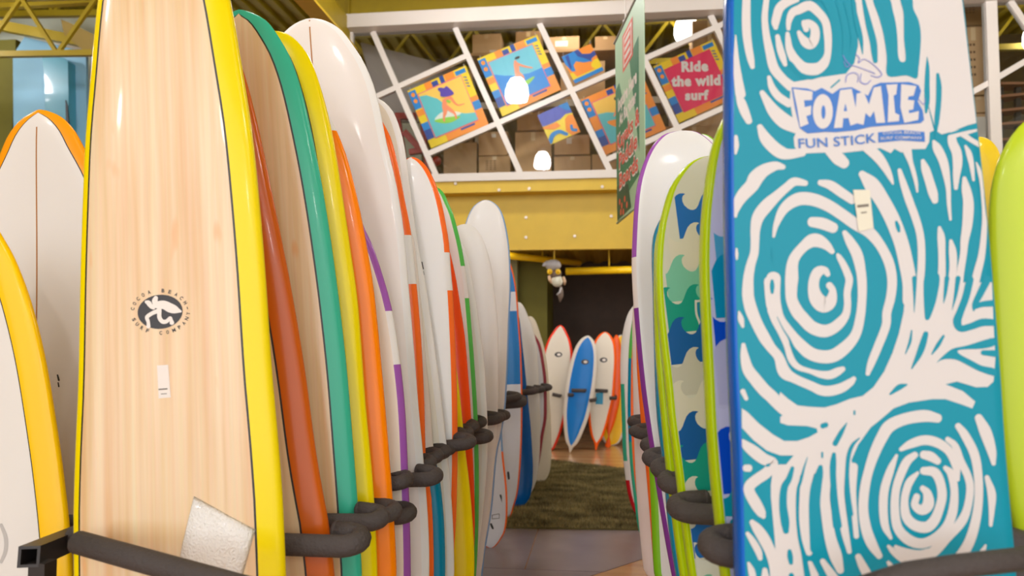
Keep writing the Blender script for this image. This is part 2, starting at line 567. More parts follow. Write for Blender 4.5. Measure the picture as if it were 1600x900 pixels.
obj('plate', [a - o for a in pp] + [a - o + Vector((0, 0.12, 0)) for a in pp], [tuple(range(n)), tuple(range(2 * n - 1, n - 1, -1))] + [(i, n + i, n + (i + 1) % n, (i + 1) % n) for i in range(n)], mat('gusset_tan', (160, 134, 62), 0.6), gp)
p, q = at_y(-60, 28, 9.4), at_y(170, 74, 9.4)
MB().bar(p - o, q - o, 0.12, 0.13).build('sloping_chord', YJ, gp)
duct = thing('air_duct', 'white round duct running behind the truss at the upper left', 'duct', at_y(60, 58, 9.5))
o = at_y(60, 58, 9.5)
MB().tube([at_y(40, 52, 9.5) - o, at_y(150, 80, 9.5) - o], 0.05, 12).build('tube', mat('duct_white', (205, 200, 185), 0.5), duct, True)
struct(MB().box((-10, 11.2, 3.4), (at_y(190, 100, 11.2).x, 11.3, 6.85)).build('wall_upper_left', PALE))
struct(MB().box((-10, 9.75, 0), (at_y(21, 150, 9.75).x, 9.85, at_y(10, 62, 9.75).z)).build('wall_side_left', OLIVE))

# ------------------------------------------------------------------ loft storage behind the glass
zfl = zt - 0.02
struct(MB().box((XL, 14.2, zfl), (XR, 14.3, 6.9)).build('wall_loft', mat('loft_back', (96, 76, 40), 0.8, vary=0.3)))
CARD = [mat('cardboard', (196, 158, 116), 0.8, vary=0.06), mat('cardboard_dark', (176, 138, 98), 0.8, vary=0.06), mat('cardboard_pale', (208, 172, 132), 0.8, vary=0.06)]
TAPE = mat('packing_tape', (214, 186, 146), 0.3)
LABELM = mat('paper_label', (226, 218, 210), 0.6)
INK = mat('carton_ink', (96, 66, 44), 0.7)
def carton(px0, py0, px1, py1, Y, label, mi=0, lab=None, depth=0.45, marks=0, tape=True, zb0=None):
    a, c = at_y(px0, py1, Y), at_y(px1, py0, Y)
    x0, x1, z0, z1 = a.x, c.x, (a.z if zb0 is None else zb0), c.z
    t = thing('carton', label, 'box', ((x0 + x1) / 2, Y, z0), 'cartons stored in the loft')
    w, h = (x1 - x0) / 2, z1 - z0
    MB().box((-w, 0, 0), (w, depth, h)).build('body', CARD[mi], t)
    if tape:
        MB().box((-0.03, -0.002, h * 0.80), (0.03, 0.01, h + 0.001)).build('tape', TAPE, t)
    MB().box((-w * 0.98, -0.003, h - 0.008), (w * 0.98, 0.001, h)).build('flap_edge', CARD[1], t)
    if lab:
        u0, v0, u1, v1 = lab
        MB().box((-w + 2 * w * u0, -0.003, h * v0), (-w + 2 * w * u1, 0.001, h * v1)).build('label', LABELM, t)
    if marks:
        mb = MB()
        for i in range(marks):
            zz = h * (0.72 - 0.11 * i)
            for jx in range(3):
                mb.box((-w * 0.55 + jx * w * 0.25, -0.0025, zz), (-w * 0.40 + jx * w * 0.25, 0.001, zz + h * 0.035))
        mb.build('printed_marks', INK, t)
    return t
carton(693, 222, 745, 276, 10.9, 'plain brown carton at the lower left of the loft window', 2)
carton(748, 243, 797, 274, 10.8, 'carton with rows of printed marks, lower of two beside the window sill', 0, marks=5)
carton(748, 205, 793, 243, 10.85, 'small carton standing on the one with printed marks', 0, lab=(0.45, 0.75, 0.6, 0.9))
carton(805, 205, 861, 274, 10.8, 'wide carton in front of which the lower lamp reflection shows', 0)
carton(808, 172, 850, 204, 10.95, 'carton with uneven open flaps left of the small blue poster', 1)
carton(866, 210, 921, 242, 10.9, 'flat carton right below the small blue and orange poster', 2, lab=(0.35, 0.55, 0.5, 0.85))
carton(866, 243, 923, 274, 10.8, 'broad carton at the sill below the flat one', 0)
carton(925, 240, 975, 274, 10.8, 'carton at the sill just left of the hanging banner', 0)
carton(738, 52, 782, 88, 11.5, 'carton on the high shelf with a printed round mark, left of the surfer poster', 2, lab=(0.62, 0.05, 0.85, 0.3), zb0=at_y(800, 86, 11.5).z - 0.02)
carton(806, 48, 845, 84, 11.6, 'dull brown carton partly hidden by the upper surfer poster', 1, zb0=at_y(800, 86, 11.5).z - 0.02)
carton(858, 56, 905, 86, 11.4, 'carton with white paper label above the small wave poster', 0, lab=(0.2, 0.35, 0.62, 0.72), zb0=at_y(800, 86, 11.5).z - 0.02)
carton(930, 56, 962, 86, 11.4, 'carton with a faint round stamp beside the hanging banner', 1, zb0=at_y(800, 86, 11.5).z - 0.02)
carton(876, 95, 945, 162, 11.3, 'dark carton behind the small wave poster', 1)
carton(1085, 30, 1135, 262, 12.0, 'tall brown carton behind the top of the pink slogan poster', 1)
carton(1500, 0, 1541, 40, 10.9, 'dark printed carton topmost beside the right mullion', 1, marks=3)
carton(1503, 41, 1541, 149, 10.8, 'carton with chequered side mark beside the right mullion', 0, marks=5)
carton(1515, 150, 1544, 176, 10.8, 'narrow carton under the cross bar at the right mullion', 2)
carton(1515, 177, 1545, 271, 10.75, 'white carton with small lettering at the right mullion', 2, lab=(0.02, 0.05, 0.98, 0.95), tape=False, zb0=zfl)
carton(1040, 195, 1130, 270, 10.9, 'carton pile piece behind the round white nose and the slogan poster', 0, lab=(0.1, 0.6, 0.3, 0.8))
carton(980, 225, 1035, 274, 10.9, 'carton low behind the hanging banner and right of it', 1)
sh2 = thing('storage_shelf', 'upper shelf board holding cartons high inside the loft', 'shelf', (0, 11.35, at_y(800, 86, 11.5).z))
MB().box((at_y(730, 88, 11.4).x, -0.05, -0.06), (at_y(970, 88, 11.4).x, 0.8, -0.02)).build('shelf_board', CARD[1], sh2)
for px in (733, 968):
    MB().box((at_y(px, 88, 11.7).x - 0.03, 0.5, zfl - at_y(800, 86, 11.5).z), (at_y(px, 88, 11.7).x + 0.03, 0.56, -0.06)).build('upright', CARD[1], sh2)
sh = thing('storage_shelf', 'pale metal shelf board inside the loft behind the posters', 'shelf', (0, 11.3, at_y(850, 165, 11.3).z))
MB().box((at_y(735, 165, 11.3).x, -0.1, -0.05), (at_y(1060, 165, 11.3).x, 0.5, 0.05)).build('shelf_board', mat('shelf_grey', (190, 182, 170), 0.5), sh)
for px in (742, 960, 1050):
    MB().box((at_y(px, 165, 11.3).x - 0.03, 0.2, zfl - at_y(850, 165, 11.3).z), (at_y(px, 165, 11.3).x + 0.03, 0.26, 0.0)).build('upright', mat('shelf_grey', (190, 182, 170), 0.5), sh)
gy = thing('sloped_panel', 'grey sloping panel in the left corner of the loft', 'panel', at_y(620, 130, 10.8))
o = at_y(620, 130, 10.8)
pp = [at_y(563, 66, 10.8), at_y(740, 112, 12.5), at_y(740, 190, 12.5), at_y(600, 190, 10.8), at_y(585, 150, 10.8)]
obj('sheet', [a - o for a in pp] + [a - o + Vector((0.02, 0.08, 0)) for a in pp], [(4, 3, 2, 1, 0), (5, 6, 7, 8, 9)] + [(i, (i + 1) % 5, 5 + (i + 1) % 5, 5 + i) for i in range(5)], mat('sheet_grey', (150, 142, 140), 0.6), gy)
rt = thing('hand_truck', 'red metal frame standing in the left corner of the loft', 'frame', at_y(655, 270, 10.7))
o = at_y(655, 270, 10.7)
RDM = mat('red_metal', (160, 22, 18), 0.4)
for nm, a, c, w in (('rail', (618, 182), (650, 182), 0.09), ('rail', (632, 206), (656, 232), 0.09), ('crossbar', (640, 238), (668, 234), 0.08), ('upright', (622, 180), (640, 281), 0.06), ('upright', (660, 190), (672, 281), 0.06)):
    e = at_y(c[0], c[1], 10.7)
    if nm == 'upright':
        e.z = zfl
    MB().bar(at_y(a[0], a[1], 10.7) - o, e - o, w, w).build(nm, RDM, rt)
MB().ball(at_y(682, 252, 10.5) - o, 0.07).build('wheel_cap', RDM, rt, True)
# pallet racking seen through the right-hand part of the window
pr = thing('pallet_racking', 'dark storage racking with brown shelf boards behind the right-hand glass', 'shelf', at_y(1590, 200, 11.6))
o = at_y(1590, 200, 11.6)
DK = mat('rack_dark', (62, 52, 46), 0.6); SHB = mat('shelf_brown', (168, 116, 82), 0.6)
for px in (1562, 1590, 1622, 1660):
    MB().bar(at_y(px, 130, 11.6) - o, at_y(px, 300, 11.6) - o, 0.07, 0.07, (1, 0, 0)).build('upright', DK, pr)
for py, sl in ((135, 0), (155, -4), (177, -4), (198, -4), (222, -4), (245, -4)):
    MB().bar(at_y(1556, py, 11.6) - o, at_y(1680, py + sl * 3, 11.6) - o, 0.30, 0.035, (0, 0, 1)).build('shelf_board', SHB, pr)

# ------------------------------------------------------------------ acrylic pendant lamps
ACR = mat('lamp_acrylic', (252, 249, 250), 0.3, emit=LAMP_STRENGTH)
CAPM = mat('lamp_cap', (190, 186, 180), 0.4)
ACR2 = mat('lamp_acrylic_dim', (252, 246, 236), 0.3, emit=9.0)
def lamp(x, y, z, label, am=None):
    t = thing('pendant_lamp', label, 'lamp', (x, y, z), 'pendant lamps over the hall')
    n = 20
    MB().lathe([(0.05, 0.20), (0.10, 0.19), (0.16, 0.10), (0.185, 0.0), (0.19, -0.10), (0.165, -0.17), (0.0, -0.19)], n=n).build('diffuser', am or ACR, t, True)
    MB().lathe([(0.0, 0.38), (0.08, 0.37), (0.09, 0.22), (0.05, 0.20)], n=n).build('housing', CAPM, t, True)
    MB().tube([Vector((0, 0, 0.37)), Vector((0, 0, RZ - z))], 0.012, 8).build('stem', CAPM, t)
for j, y in enumerate((7.9, 2.8, -2.4, -7.4)):
    for i, x in enumerate((-6.6, -1.38, 3.9)):
        lamp(x - (2.3 if (j, i) == (0, 0) else 0), y, 5.55, 'round white acrylic pendant lamp, %s row from the window, %s' % (('first', 'second', 'third', 'fourth')[j], ('left', 'middle', 'right')[i]))
lamp(at_y(1072, 44, 12.3).x, 12.3, at_y(1072, 44, 12.3).z, 'round pendant lamp shining inside the loft', ACR2)
lamp(6.6, 12.4, 6.2, 'round pendant lamp at the right inside the loft', ACR2)
lamp(-0.4, 10.8, 6.35, 'added pendant lamp hidden behind the white header, lighting the loft cartons', mat('lamp_acrylic_fill', (252, 246, 236), 0.3, emit=26.0))  # extra lamp added out of view to brighten the cartons
# flat lights added out of sight behind the beam to brighten the far rack
PANELM = mat('fill_panel', (255, 248, 238), 0.4, emit=16.0)
for i, x in enumerate((-1.9, 0.6)):
    t = thing('soffit_fill_light', 'added flat fill light hidden on the loft soffit behind the yellow beam, %s one' % ('left', 'right')[i], 'light', (x, WY + 0.55, zb + 0.055), 'fill lights added under the loft')
    MB().box((-0.6, -0.14, 0.012), (0.6, 0.14, 0.044)).build('housing', FRAME, t)
    MB().box((-0.57, -0.12, 0.004), (0.57, 0.12, 0.012)).build('diffuser', PANELM, t)
# ------------------------------------------------------------------ surfboards
class Board:
    """One surfboard: an Empty at its tail, with deck, pinline, rail, bottom ... as parts.
    The board stands in its rack, leaning; its outline comes from the silhouette measured at its own distance."""

    def __init__(b, name, label, group, Y, edge, side, roll, W=0.55, nose=None, ytop=None, lean=0.045, yaw=0.0,
                 T=0.036, r=0.10, crown=0.22, knose=2.0, rail=(0.05, 0.05), pin=0.0, tail=None,
                 deck=None, railm=None, pinm=None, bottom=None, bands=None, deckbands=None, rock=(0.05, 0.03), cat='surfboard', base=0.0, foil=6):
        b.foil = foil
        b.side = side
        ex = Vector((math.cos(yaw), math.sin(yaw), 0))
        ez = Vector((-math.sin(yaw) * lean, math.cos(yaw) * lean, 1)).normalized()
        ey = ez.cross(ex).normalized()
        c, s_ = math.cos(math.radians(roll)), math.sin(math.radians(roll))
        b.ez = ez * c + ex * s_
        b.ex = ex * c - ez * s_
        b.ey = ey
        zh = 1.02 if side > 0 else 1.12
        k = min(edge, key=lambda e: abs(at_y(e[0], e[1], Y).z - zh))
        b.P0 = at_y(k[0], k[1], Y)
        b.rn, b.rt = rock
        b.ss0, b.L = -b.P0.z, 2.6
        b.T0, b.r, b.crown = T, r, crown
        b.O = b.P0.copy()
        b.xa = 0
        for _pass in range(4):               # rocker depends on length, length on the measured nose: iterate
            b.O = b.P0.copy()
            pts = [b._un(*e) for e in edge]
            if nose:
                nn = b._un(*nose)
                xa, Ltop = nn[1], nn[0]
            else:
                xa = (max(p[1] for p in pts) - W / 2) if side > 0 else (min(p[1] for p in pts) + W / 2)
                Ltop = b._un(edge[0][0], ytop)[0]
            # origin: where the axis meets the floor
            o = b.P0 + b.ex * xa
            t = -(o.z - base) / b.ez.z
            b.O = o + b.ez * t
            pts0, o1, L1_ = pts, b.O.copy(), Ltop - t
            b.L = L1_
            b.ss0 = (b.O - b.P0).dot(b.ez)
        sh = sorted([(p[0] - t, max(0.004, side * (p[1] - xa))) for p in pts])
        if nose:
            sh = [q for q in sh if q[0] < b.L - 0.004]
        wmax = max(h for _, h in sh)
        tl = tail or [(0, 0), (0.03, 0.34), (0.12, 0.50), (0.30, 0.66), (0.6, 0.85), (0.95, 0.97)]
        lo = sh[0][0]
        pre = [(a, h * wmax) for a, h in tl if a < lo - 0.12]
        if not pre:
            pre = [(0, 0)] if lo > 0.01 else []
        allp = pre + [q for q in sh if q[0] > 0.002] + [(b.L, 0.0)]
        cl = [allp[0]]
        for q in allp[1:]:
            if q[0] > cl[-1][0] + 0.004:
                cl.append(q)
        b.kn = knose
        g = pchip([q[0] for q in cl], [q[1] ** knose for q in cl])
        b.h = lambda s: max(0.0, g(s)) ** (1 / knose) if 0 <= s <= b.L else 0.0
        b.wmax = wmax
        mw = Matrix((b.ex, b.ey, b.ez)).transposed().to_4x4()
        mw.translation = b.O
        b.root = thing(name, label, cat, group=group, mw=mw)
        b.rail = rail
        b.pin = pin
        br = []
        if bands:
            for i, (y0, y1, _m) in enumerate(bands):
                br += [b.s_edge(y, edge) for y in (y0, y1) if y is not None]
        db = []
        if deckbands:
            for (y0, y1, _m) in deckbands:
                db += [b.s_edge(y, edge) for y in (y0, y1) if y is not None]
        S = set(round(b.L * 0.5 * (1 - math.cos(PI * i / 62)), 5) for i in range(63)) | set(round(x, 5) for x in br + db if 0 < x < b.L)
        b.S = sorted(S)
        b._build(deck, railm, pinm, bottom, bands, deckbands, edge)

    def _ry(b, s):
        u = max(0.0, (s - 0.5 * b.L) / (0.5 * b.L)); v = max(0.0, (0.28 * b.L - s) / (0.28 * b.L))
        return -b.rn * u ** 2.6 - b.rt * v ** 2

    def _un(b, px, py, off=0.0):            # picture position -> (s, x) on the board's own (curved) mid plane
        d = ray(px, py)
        o = 0.0
        for _ in range(6):
            P = CAM + d * ((b.P0 + b.ey * (o - off) - CAM).dot(b.ey) / d.dot(b.ey))
            q = P - b.O
            s = q.dot(b.ez)
            o = b._ry((P - b.P0).dot(b.ez) - b.ss0)
        return s, q.dot(b.ex)

    def px(b, px, py):                      # on the deck surface
        return b._un(px, py, b.T0)

    def s_edge(b, y, edge):                 # station where the aisle-side edge passes picture row y
        e = sorted(edge, key=lambda q: q[1])
        x = float(np.interp(y, [q[1] for q in e], [q[0] for q in e]))
        return b._un(x, y)[0]

    def Tf(b, s):
        u = abs(s / b.L * 2 - 1)
        return b.T0 * max(0.16, (1 - min(1, u) ** b.foil) ** 0.5)

    def dz(b, s, x):
        h = b.h(s)
        if h < 1e-4:
            return 0.0
        r = min(b.r, h)
        a = min(abs(x), h)
        base = 1.0 if a <= h - r else max(0.0, 1 - ((a - h + r) / r) ** 2.4) ** (1 / 2.4)
        return b.Tf(s) * base * (1 - b.crown * (a / h) ** 2)

    def pt(b, s, x, lift=0.0, sign=1):
        return Vector((x, -sign * b.dz(s, x) + b._ry(s) - lift, s))

    def grid(b, name, m, xs_of, S, sign=None, smooth=True):
        v, f = [], []
        n = None
        for s in S:
            row = xs_of(s)
            n = len(row)
            for x, sg in row:
                v.append(b.pt(s, x, 0, sg))
        for i in range(len(S) - 1):
            for k in range(n - 1):
                f.append((i * n + k, i * n + k + 1, (i + 1) * n + k + 1, (i + 1) * n + k))
        return obj(name, v, f, m, b.root, smooth, merge=True)

    def _build(b, deck, railm, pinm, bottom, bands, deckbands, edge):
        rl, rr = b.rail
        nose_pt = [b.L]
        S = b.S

        def xi(s, sd):
            return max(0.0, b.h(s) - (rr if sd > 0 else rl))

        def xd(s, sd):
            return max(0.0, xi(s, sd) - b.pin)

        def deckrow(s):
            a, c = xd(s, -1), xd(s, 1)
            return [(-a * math.cos(t * PI / 2), 1) for t in np.linspace(0, 1, 9)][:-1] + [(c * math.sin(t * PI / 2), 1) for t in np.linspace(0, 1, 9)]

        def pinrow(sd):
            return lambda s: [(sd * (xd(s, sd) + (xi(s, sd) - xd(s, sd)) * t), 1) for t in (0, 1)]

        def railrow(sd):
            def f(s):
                h, x0 = b.h(s), xi(s, sd)
                xb = max(0.0, h - 0.06)
                return [(sd * (x0 + (h - x0) * math.sin(t * PI / 2)), 1) for t in np.linspace(0, 1, 9)] + \
                       [(sd * (xb + (h - xb) * math.cos(t * PI / 2)), -1) for t in np.linspace(0, 1, 7)][1:]
            return f

        def botrow(s):
            a = max(0.0, b.h(s) - 0.06)
            return [(a * t, -1) for t in np.linspace(-1, 1, 7)]

        def cut(segs):                       # -> [(mat, stations)]
            out = []
            for y0, y1, m in segs:
                s1 = b.L if y0 is None else b.s_edge(y0, edge)
                s0 = 0.0 if y1 is None else b.s_edge(y1, edge)
                ss = [s for s in S if s0 - 1e-4 <= s <= s1 + 1e-4]
                if len(ss) > 1:
                    out.append((m, ss))
            return out
        if deckbands:
            for m, ss in cut(deckbands):
                b.grid('deck', m, deckrow, ss)
        else:
            b.grid('deck', deck, deckrow, S)
        if b.pin:
            for sd in (-1, 1):
                b.grid('pinline', pinm, pinrow(sd), S)
        if bands:
            for m, ss in cut(bands):
                for sd in (-1, 1):
                    b.grid('rail', m, railrow(sd), ss)
        else:
            for sd in (-1, 1):
                b.grid('rail', railm, railrow(sd), S)
        b.grid('bottom', bottom or deck or railm, botrow, S)

    # ---- flat print and inlays that follow the deck
    def poly(b, name, pts, m, lift=0.0006, parent=None):      # pts in (s, x)
        P = [Vector((x, s, 0)) for s, x in pts]
        tri = tessellate_polygon([P])
        return obj(name, [b.pt(s, x, lift) for s, x in pts], [tuple(t) for t in tri], m, parent or b.root)

    def strip(b, name, s0, s1, x, w, m, lift=0.0006):
        v, f = [], []
        n = 40
        for i in range(n + 1):
            s = s0 + (s1 - s0) * i / n
            v += [b.pt(s, x - w / 2, lift), b.pt(s, x + w / 2, lift)]
        for i in range(n):
            f.append((2 * i, 2 * i + 1, 2 * i + 3, 2 * i + 2))
        return obj(name, v, f, m, b.root)


G = gloss
WHITE = G('white', (234, 231, 229)); CREAM = G('cream', (236, 220, 202)); PINKW = G('pink_white', (234, 224, 218))
TAN = G('tan_white', (226, 216, 198)); BLUEW = G('cool_white', (226, 228, 238))
YEL = G('yellow', (240, 214, 0)); YEL2 = G('warm_yellow', (255, 200, 0)); ORG = G('orange', (255, 136, 0)); ORS = G('stripe_orange', (252, 112, 38))
BRN = G('brown_orange', (206, 96, 14)); TEAL = G('teal', (58, 178, 146)); PUR = G('purple', (160, 88, 178)); PUR2 = G('deep_purple', (135, 60, 150))
RED = G('red_orange', (246, 78, 8)); GRN = G('green', (88, 194, 84)); BLK = mat('pin_black', (28, 24, 22), 0.4)
SKY = G('sky_blue', (128, 170, 222)); BLU = G('blue', (42, 128, 205)); DBL = G('dark_blue', (0, 92, 172)); LIME = G('lime', (186, 214, 6)); LIME2 = G('lime_deck', (192, 212, 42))
MAR = G('maroon', (150, 56, 72)); CYN = G('cyan', (0, 138, 178)); RBL = G('rail_blue', (0, 92, 190)); FTEAL = G('foam_teal', (0, 140, 164), 0.36, 0.05)
FWHITE = G('foam_white', (212, 206, 204), 0.32, 0.1)
BAMBOO = wood_mat('bamboo_wood', (238, 210, 170), (226, 182, 130))
SOUL = G('stringer_brown', (176, 120, 70))

LG = 'surfboards standing in the left rack'
RG = 'surfboards standing in the right rack'
LY = math.radians(6)
WOODKW = dict(deck=BAMBOO, pinm=BLK, pin=0.006, T=0.040, r=0.12, crown=0.22)

# ---- left rack, front to back
L1 = Board('surfboard', 'large bamboo-decked longboard with yellow rails and oval black emblem, foremost on the left', LG,
           2.10, [(360, 0), (378, 103), (395, 213), (404, 300), (414, 417), (425, 577), (436, 700), (443, 800), (447, 900)], 1, -4.0,
           W=0.595, ytop=-250, yaw=LY, rail=(0.024, 0.066), railm=YEL, **WOODKW)
L2 = Board('surfboard', 'bamboo-decked board with burnt orange rails, tucked behind the large yellow-railed longboard', LG,
           2.36, [(378, 103), (390, 143), (408, 217), (425, 300), (440, 373), (457, 460), (479, 595), (492, 693), (503, 760), (513, 813), (523, 897)], 1, -7.5,
           W=0.53, ytop=-20, yaw=LY, rail=(0.05, 0.076), railm=BRN, **WOODKW)
L3 = Board('surfboard', 'bamboo-decked longboard with a wide teal green rail in the left rack', LG,
           2.56, [(390, 18.5), (417, 33), (437, 60), (455, 93), (473, 147), (487, 207), (497, 255), (507, 310), (516, 367), (531, 477), (544, 597), (551, 683), (560, 800), (566, 897)], 1, -4.9,
           nose=(374, 16), yaw=LY, rail=(0.055, 0.058), railm=TEAL, **WOODKW)
L4 = Board('surfboard', 'bamboo-decked longboard with bright yellow rail, just behind the teal-railed one', LG,
           2.67, [(447, 52), (467, 67), (485, 93), (500, 133), (513, 180), (524, 233), (533, 290), (547, 385), (561, 491), (571, 627), (577, 690), (584, 770), (590, 897)], 1, -5,
           nose=(430, 49), yaw=LY, rail=(0.05, 0.064), railm=YEL, **WOODKW)
L5 = Board('surfboard', 'longboard with a solid orange rail and white nose tip, behind two bamboo-decked boards', LG,
           2.80, [(515, 182), (530, 213), (541, 242), (554, 290), (565, 340), (573, 383), (584.5, 455), (594, 547), (601, 624), (611, 744), (620, 897)], 1, -6,
           W=0.54, ytop=70, yaw=LY, rail=(0.06, 0.092), bands=[(None, 205, WHITE), (205, None, ORG)], deck=CREAM)
L6 = Board('surfboard', 'cream board with a purple rail stripe broken by a white gap', LG,
           2.96, [(569, 355), (580, 378), (595.5, 422), (613, 485.5), (626, 569), (632, 624), (638, 744), (642, 897)], 1, -5.5,
           W=0.54, ytop=190, yaw=LY, rail=(0.012, 0.024), bands=[(None, 486, PUR), (486, 569, WHITE), (569, None, PUR)], deck=CREAM, r=0.05)
L7 = Board('surfboard', 'tall glossy white longboard with brown centre stringer, highest white nose on the left', LG,
           3.22, [(507, 32), (533, 47), (553, 73), (570, 100), (586, 140), (593, 168), (604, 223), (620.5, 295), (632, 370), (641, 475), (647, 547), (653, 624), (662, 720), (667.5, 790), (671, 897)], 1, -5.5,
           nose=(484, 29), yaw=LY, rail=(0.03, 0.03), railm=WHITE, deck=PINKW)
L7.strip('stringer', L7.L * 0.4, L7.L - 0.01, 0, 0.006, SOUL)
L8 = Board('surfboard', 'white board with an orange rail stripe peeking out behind the tall glossy white longboard', LG,
           3.34, [(600, 194), (609.5, 212), (620.5, 251), (631.5, 307), (643, 368), (651, 444), (657, 513), (663, 624), (666, 723), (674, 775), (678, 897)], 1, -5,
           W=0.54, ytop=128, yaw=LY, rail=(0.015, 0.040), bands=[(None, 368, ORS), (368, 444, WHITE), (444, None, ORS)], deck=WHITE, r=0.05)
L8b = Board('surfboard', 'white board whose tail end is blue below the rack hooks', LG,
            3.43, [(650, 394), (656.7, 463), (664, 547), (672, 624), (678, 707), (687, 745), (693, 800), (696, 897)], 1, -5,
            W=0.5, ytop=250, yaw=LY, rail=(0.02, 0.02), bands=[(None, 725, PINKW), (725, None, CYN)], deckbands=[(None, 725, PINKW), (725, None, CYN)], r=0.05)
L9 = Board('surfboard', 'plain off-white longboard with a rounded nose right of the tall glossy white one', LG,
           3.52, [(589, 152.5), (602.5, 161), (615, 176), (625, 201), (632, 229), (637, 262), (641, 295), (647, 340), (653.5, 384), (663.6, 435.5), (672, 491), (682, 560.5), (690, 624), (698, 695), (704, 760), (710, 897)], 1, -5.5,
           W=0.56, ytop=139, yaw=LY, rail=(0.03, 0.03), railm=WHITE, deck=TAN)
L10 = Board('surfboard', 'round-nosed white board with thin orange edge stripe amid the left rack', LG,
            3.64, [(651, 247), (662, 255), (673, 270.5), (683, 293), (691, 320.5), (697, 351), (702, 384), (704.5, 421), (707.5, 453.6), (711.6, 533), (714.4, 624), (715, 700), (713, 806), (709, 897)], 1, -4,
            nose=(643, 245.5), yaw=LY, rail=(0.010, 0.024), bands=[(None, 395, ORS), (395, 454, WHITE), (454, None, ORS)], deck=WHITE, r=0.05)
LYb = Board('surfboard', 'bright yellow board with a black fin box, low beside the red-orange one', LG,
            3.83, [(714, 580), (722, 651), (726.6, 698), (734, 760), (740, 838), (741, 897)], 1, -6,
            W=0.5, ytop=450, yaw=LY, rail=(0.05, 0.05), railm=YEL, deck=YEL)
L11 = Board('surfboard', 'solid red-orange board beside the green-striped one in the left rack', LG,
            3.98, [(700.5, 385), (706.6, 408), (713.6, 441), (720.5, 485.5), (727.5, 535.5), (734.6, 624), (739, 713), (742, 806)], 1, -5.5,
            W=0.52, ytop=318, yaw=LY, rail=(0.06, 0.07), railm=RED, deck=RED)
L12 = Board('surfboard', 'white board with a thin green edge stripe in the left rack', LG,
            4.14, [(684, 293), (693, 301), (701, 318), (708, 334), (715, 359), (721, 384), (726.6, 416), (733, 466), (738.6, 533), (745, 624), (748, 713), (748, 806), (744, 897)], 1, -5,
            W=0.55, ytop=284, yaw=LY, rail=(0.010, 0.022), bands=[(None, 416, GRN), (416, 466, WHITE), (466, None, GRN)], deck=PINKW, r=0.05)
L13a = Board('surfboard', 'pale beige board mostly hidden right behind the green-striped one', LG,
             4.30, [(730, 400), (740, 450), (749, 507), (757, 573), (761, 640), (762, 700), (757, 780), (749, 850), (744, 897)], 1, -4,
             W=0.52, ytop=335, yaw=LY, rail=(0.03, 0.03), railm=WHITE, deck=PINKW)
L13 = Board('surfboard', 'shorter glossy white board in front of the tall white one with a pale blue edge', LG,
            4.62, [(741.5, 355), (754, 373), (762, 395), (768.5, 422), (774.5, 473), (778, 508), (779, 573), (778, 640), (775, 690), (769, 760), (760, 830), (751, 897)], 1, 3,
            nose=(728, 350), yaw=LY, rail=(0.03, 0.03), railm=WHITE, deck=WHITE)
L14 = Board('surfboard', 'tall white longboard with a pale blue edge line, round nose below the yellow beam', LG,
            5.12, [(770, 315.7), (779.5, 324), (786.8, 339), (791.7, 358.5), (796, 388), (798, 424.5), (798, 461), (796, 500), (794, 561), (791, 622), (785, 672), (777, 708), (769, 793), (757, 868)], 1, 2,
            nose=(760, 312.5), yaw=LY, rail=(0.008, 0.010), railm=SKY, deck=WHITE, r=0.06, bottom=WHITE)
L14b = Board('surfboard', 'white board with blue and orange rail lines whose tail shows low on the dark floor', LG,
             6.02, [(780, 560), (783, 640), (786.7, 711), (792, 761), (793, 799), (789, 831), (783, 842)], 1, -5,
             W=0.37, ytop=430, yaw=LY, rail=(0.012, 0.014), bands=[(None, 705, SKY), (705, None, ORS)], deck=BLUEW, r=0.05, bottom=BLUEW)
L15 = Board('surfboard', 'blue and white banded board with orange edge deep in the left rack', LG,
            6.95, [(799, 415), (804, 434), (807.6, 456), (810, 485.6), (811.5, 508), (814.5, 549), (816, 602.6), (816, 660), (814, 717), (812, 745), (809, 770), (803, 792)], 1, -2,
            W=0.34, ytop=392, yaw=LY, rail=(0.014, 0.014), railm=ORS, deckbands=[(None, 456, BLU), (456, 486, BLUEW), (486, 600, BLU), (600, None, BLUEW)], r=0.06)
L16 = Board('surfboard', 'deep blue board whose dark blue tail stands on the green rug', LG,
            7.38, [(812, 500), (816, 537), (820, 573), (824.7, 622), (829.6, 671), (832.5, 718), (832, 755), (828, 776)], 1, -4,
            W=0.36, ytop=470, yaw=LY, rail=(0.05, 0.05), railm=DBL, deck=DBL)
L17 = Board('surfboard', 'white round-nosed board just left of the tan one ending the left rack', LG,
            7.95, [(817, 477), (824.7, 493), (831, 509), (839, 544), (842, 598), (844, 647), (843, 710), (839, 745)], 1, -2,
            nose=(810, 472), yaw=LY, rail=(0.03, 0.03), railm=WHITE, deck=WHITE)
L18 = Board('surfboard', 'grey-white board with a maroon rail, second from the back of the left rack', LG,
            8.25, [(834.5, 521), (844, 537), (850, 563.6), (854, 598), (854.5, 647), (849, 683), (844, 717)], 1, 1,
            W=0.46, ytop=508, yaw=LY, rail=(0.035, 0.035), railm=MAR, deck=BLUEW)
L19 = Board('surfboard', 'tan-white board with pointed round nose, last board of the left rack', LG,
            8.60, [(837, 502), (844, 522), (851.6, 549), (856.5, 585.6), (860, 640), (861.5, 700), (860, 730), (856, 744)], 1, -3,
            nose=(828, 494), yaw=LY, rail=(0.03, 0.03), railm=TAN, deck=TAN)
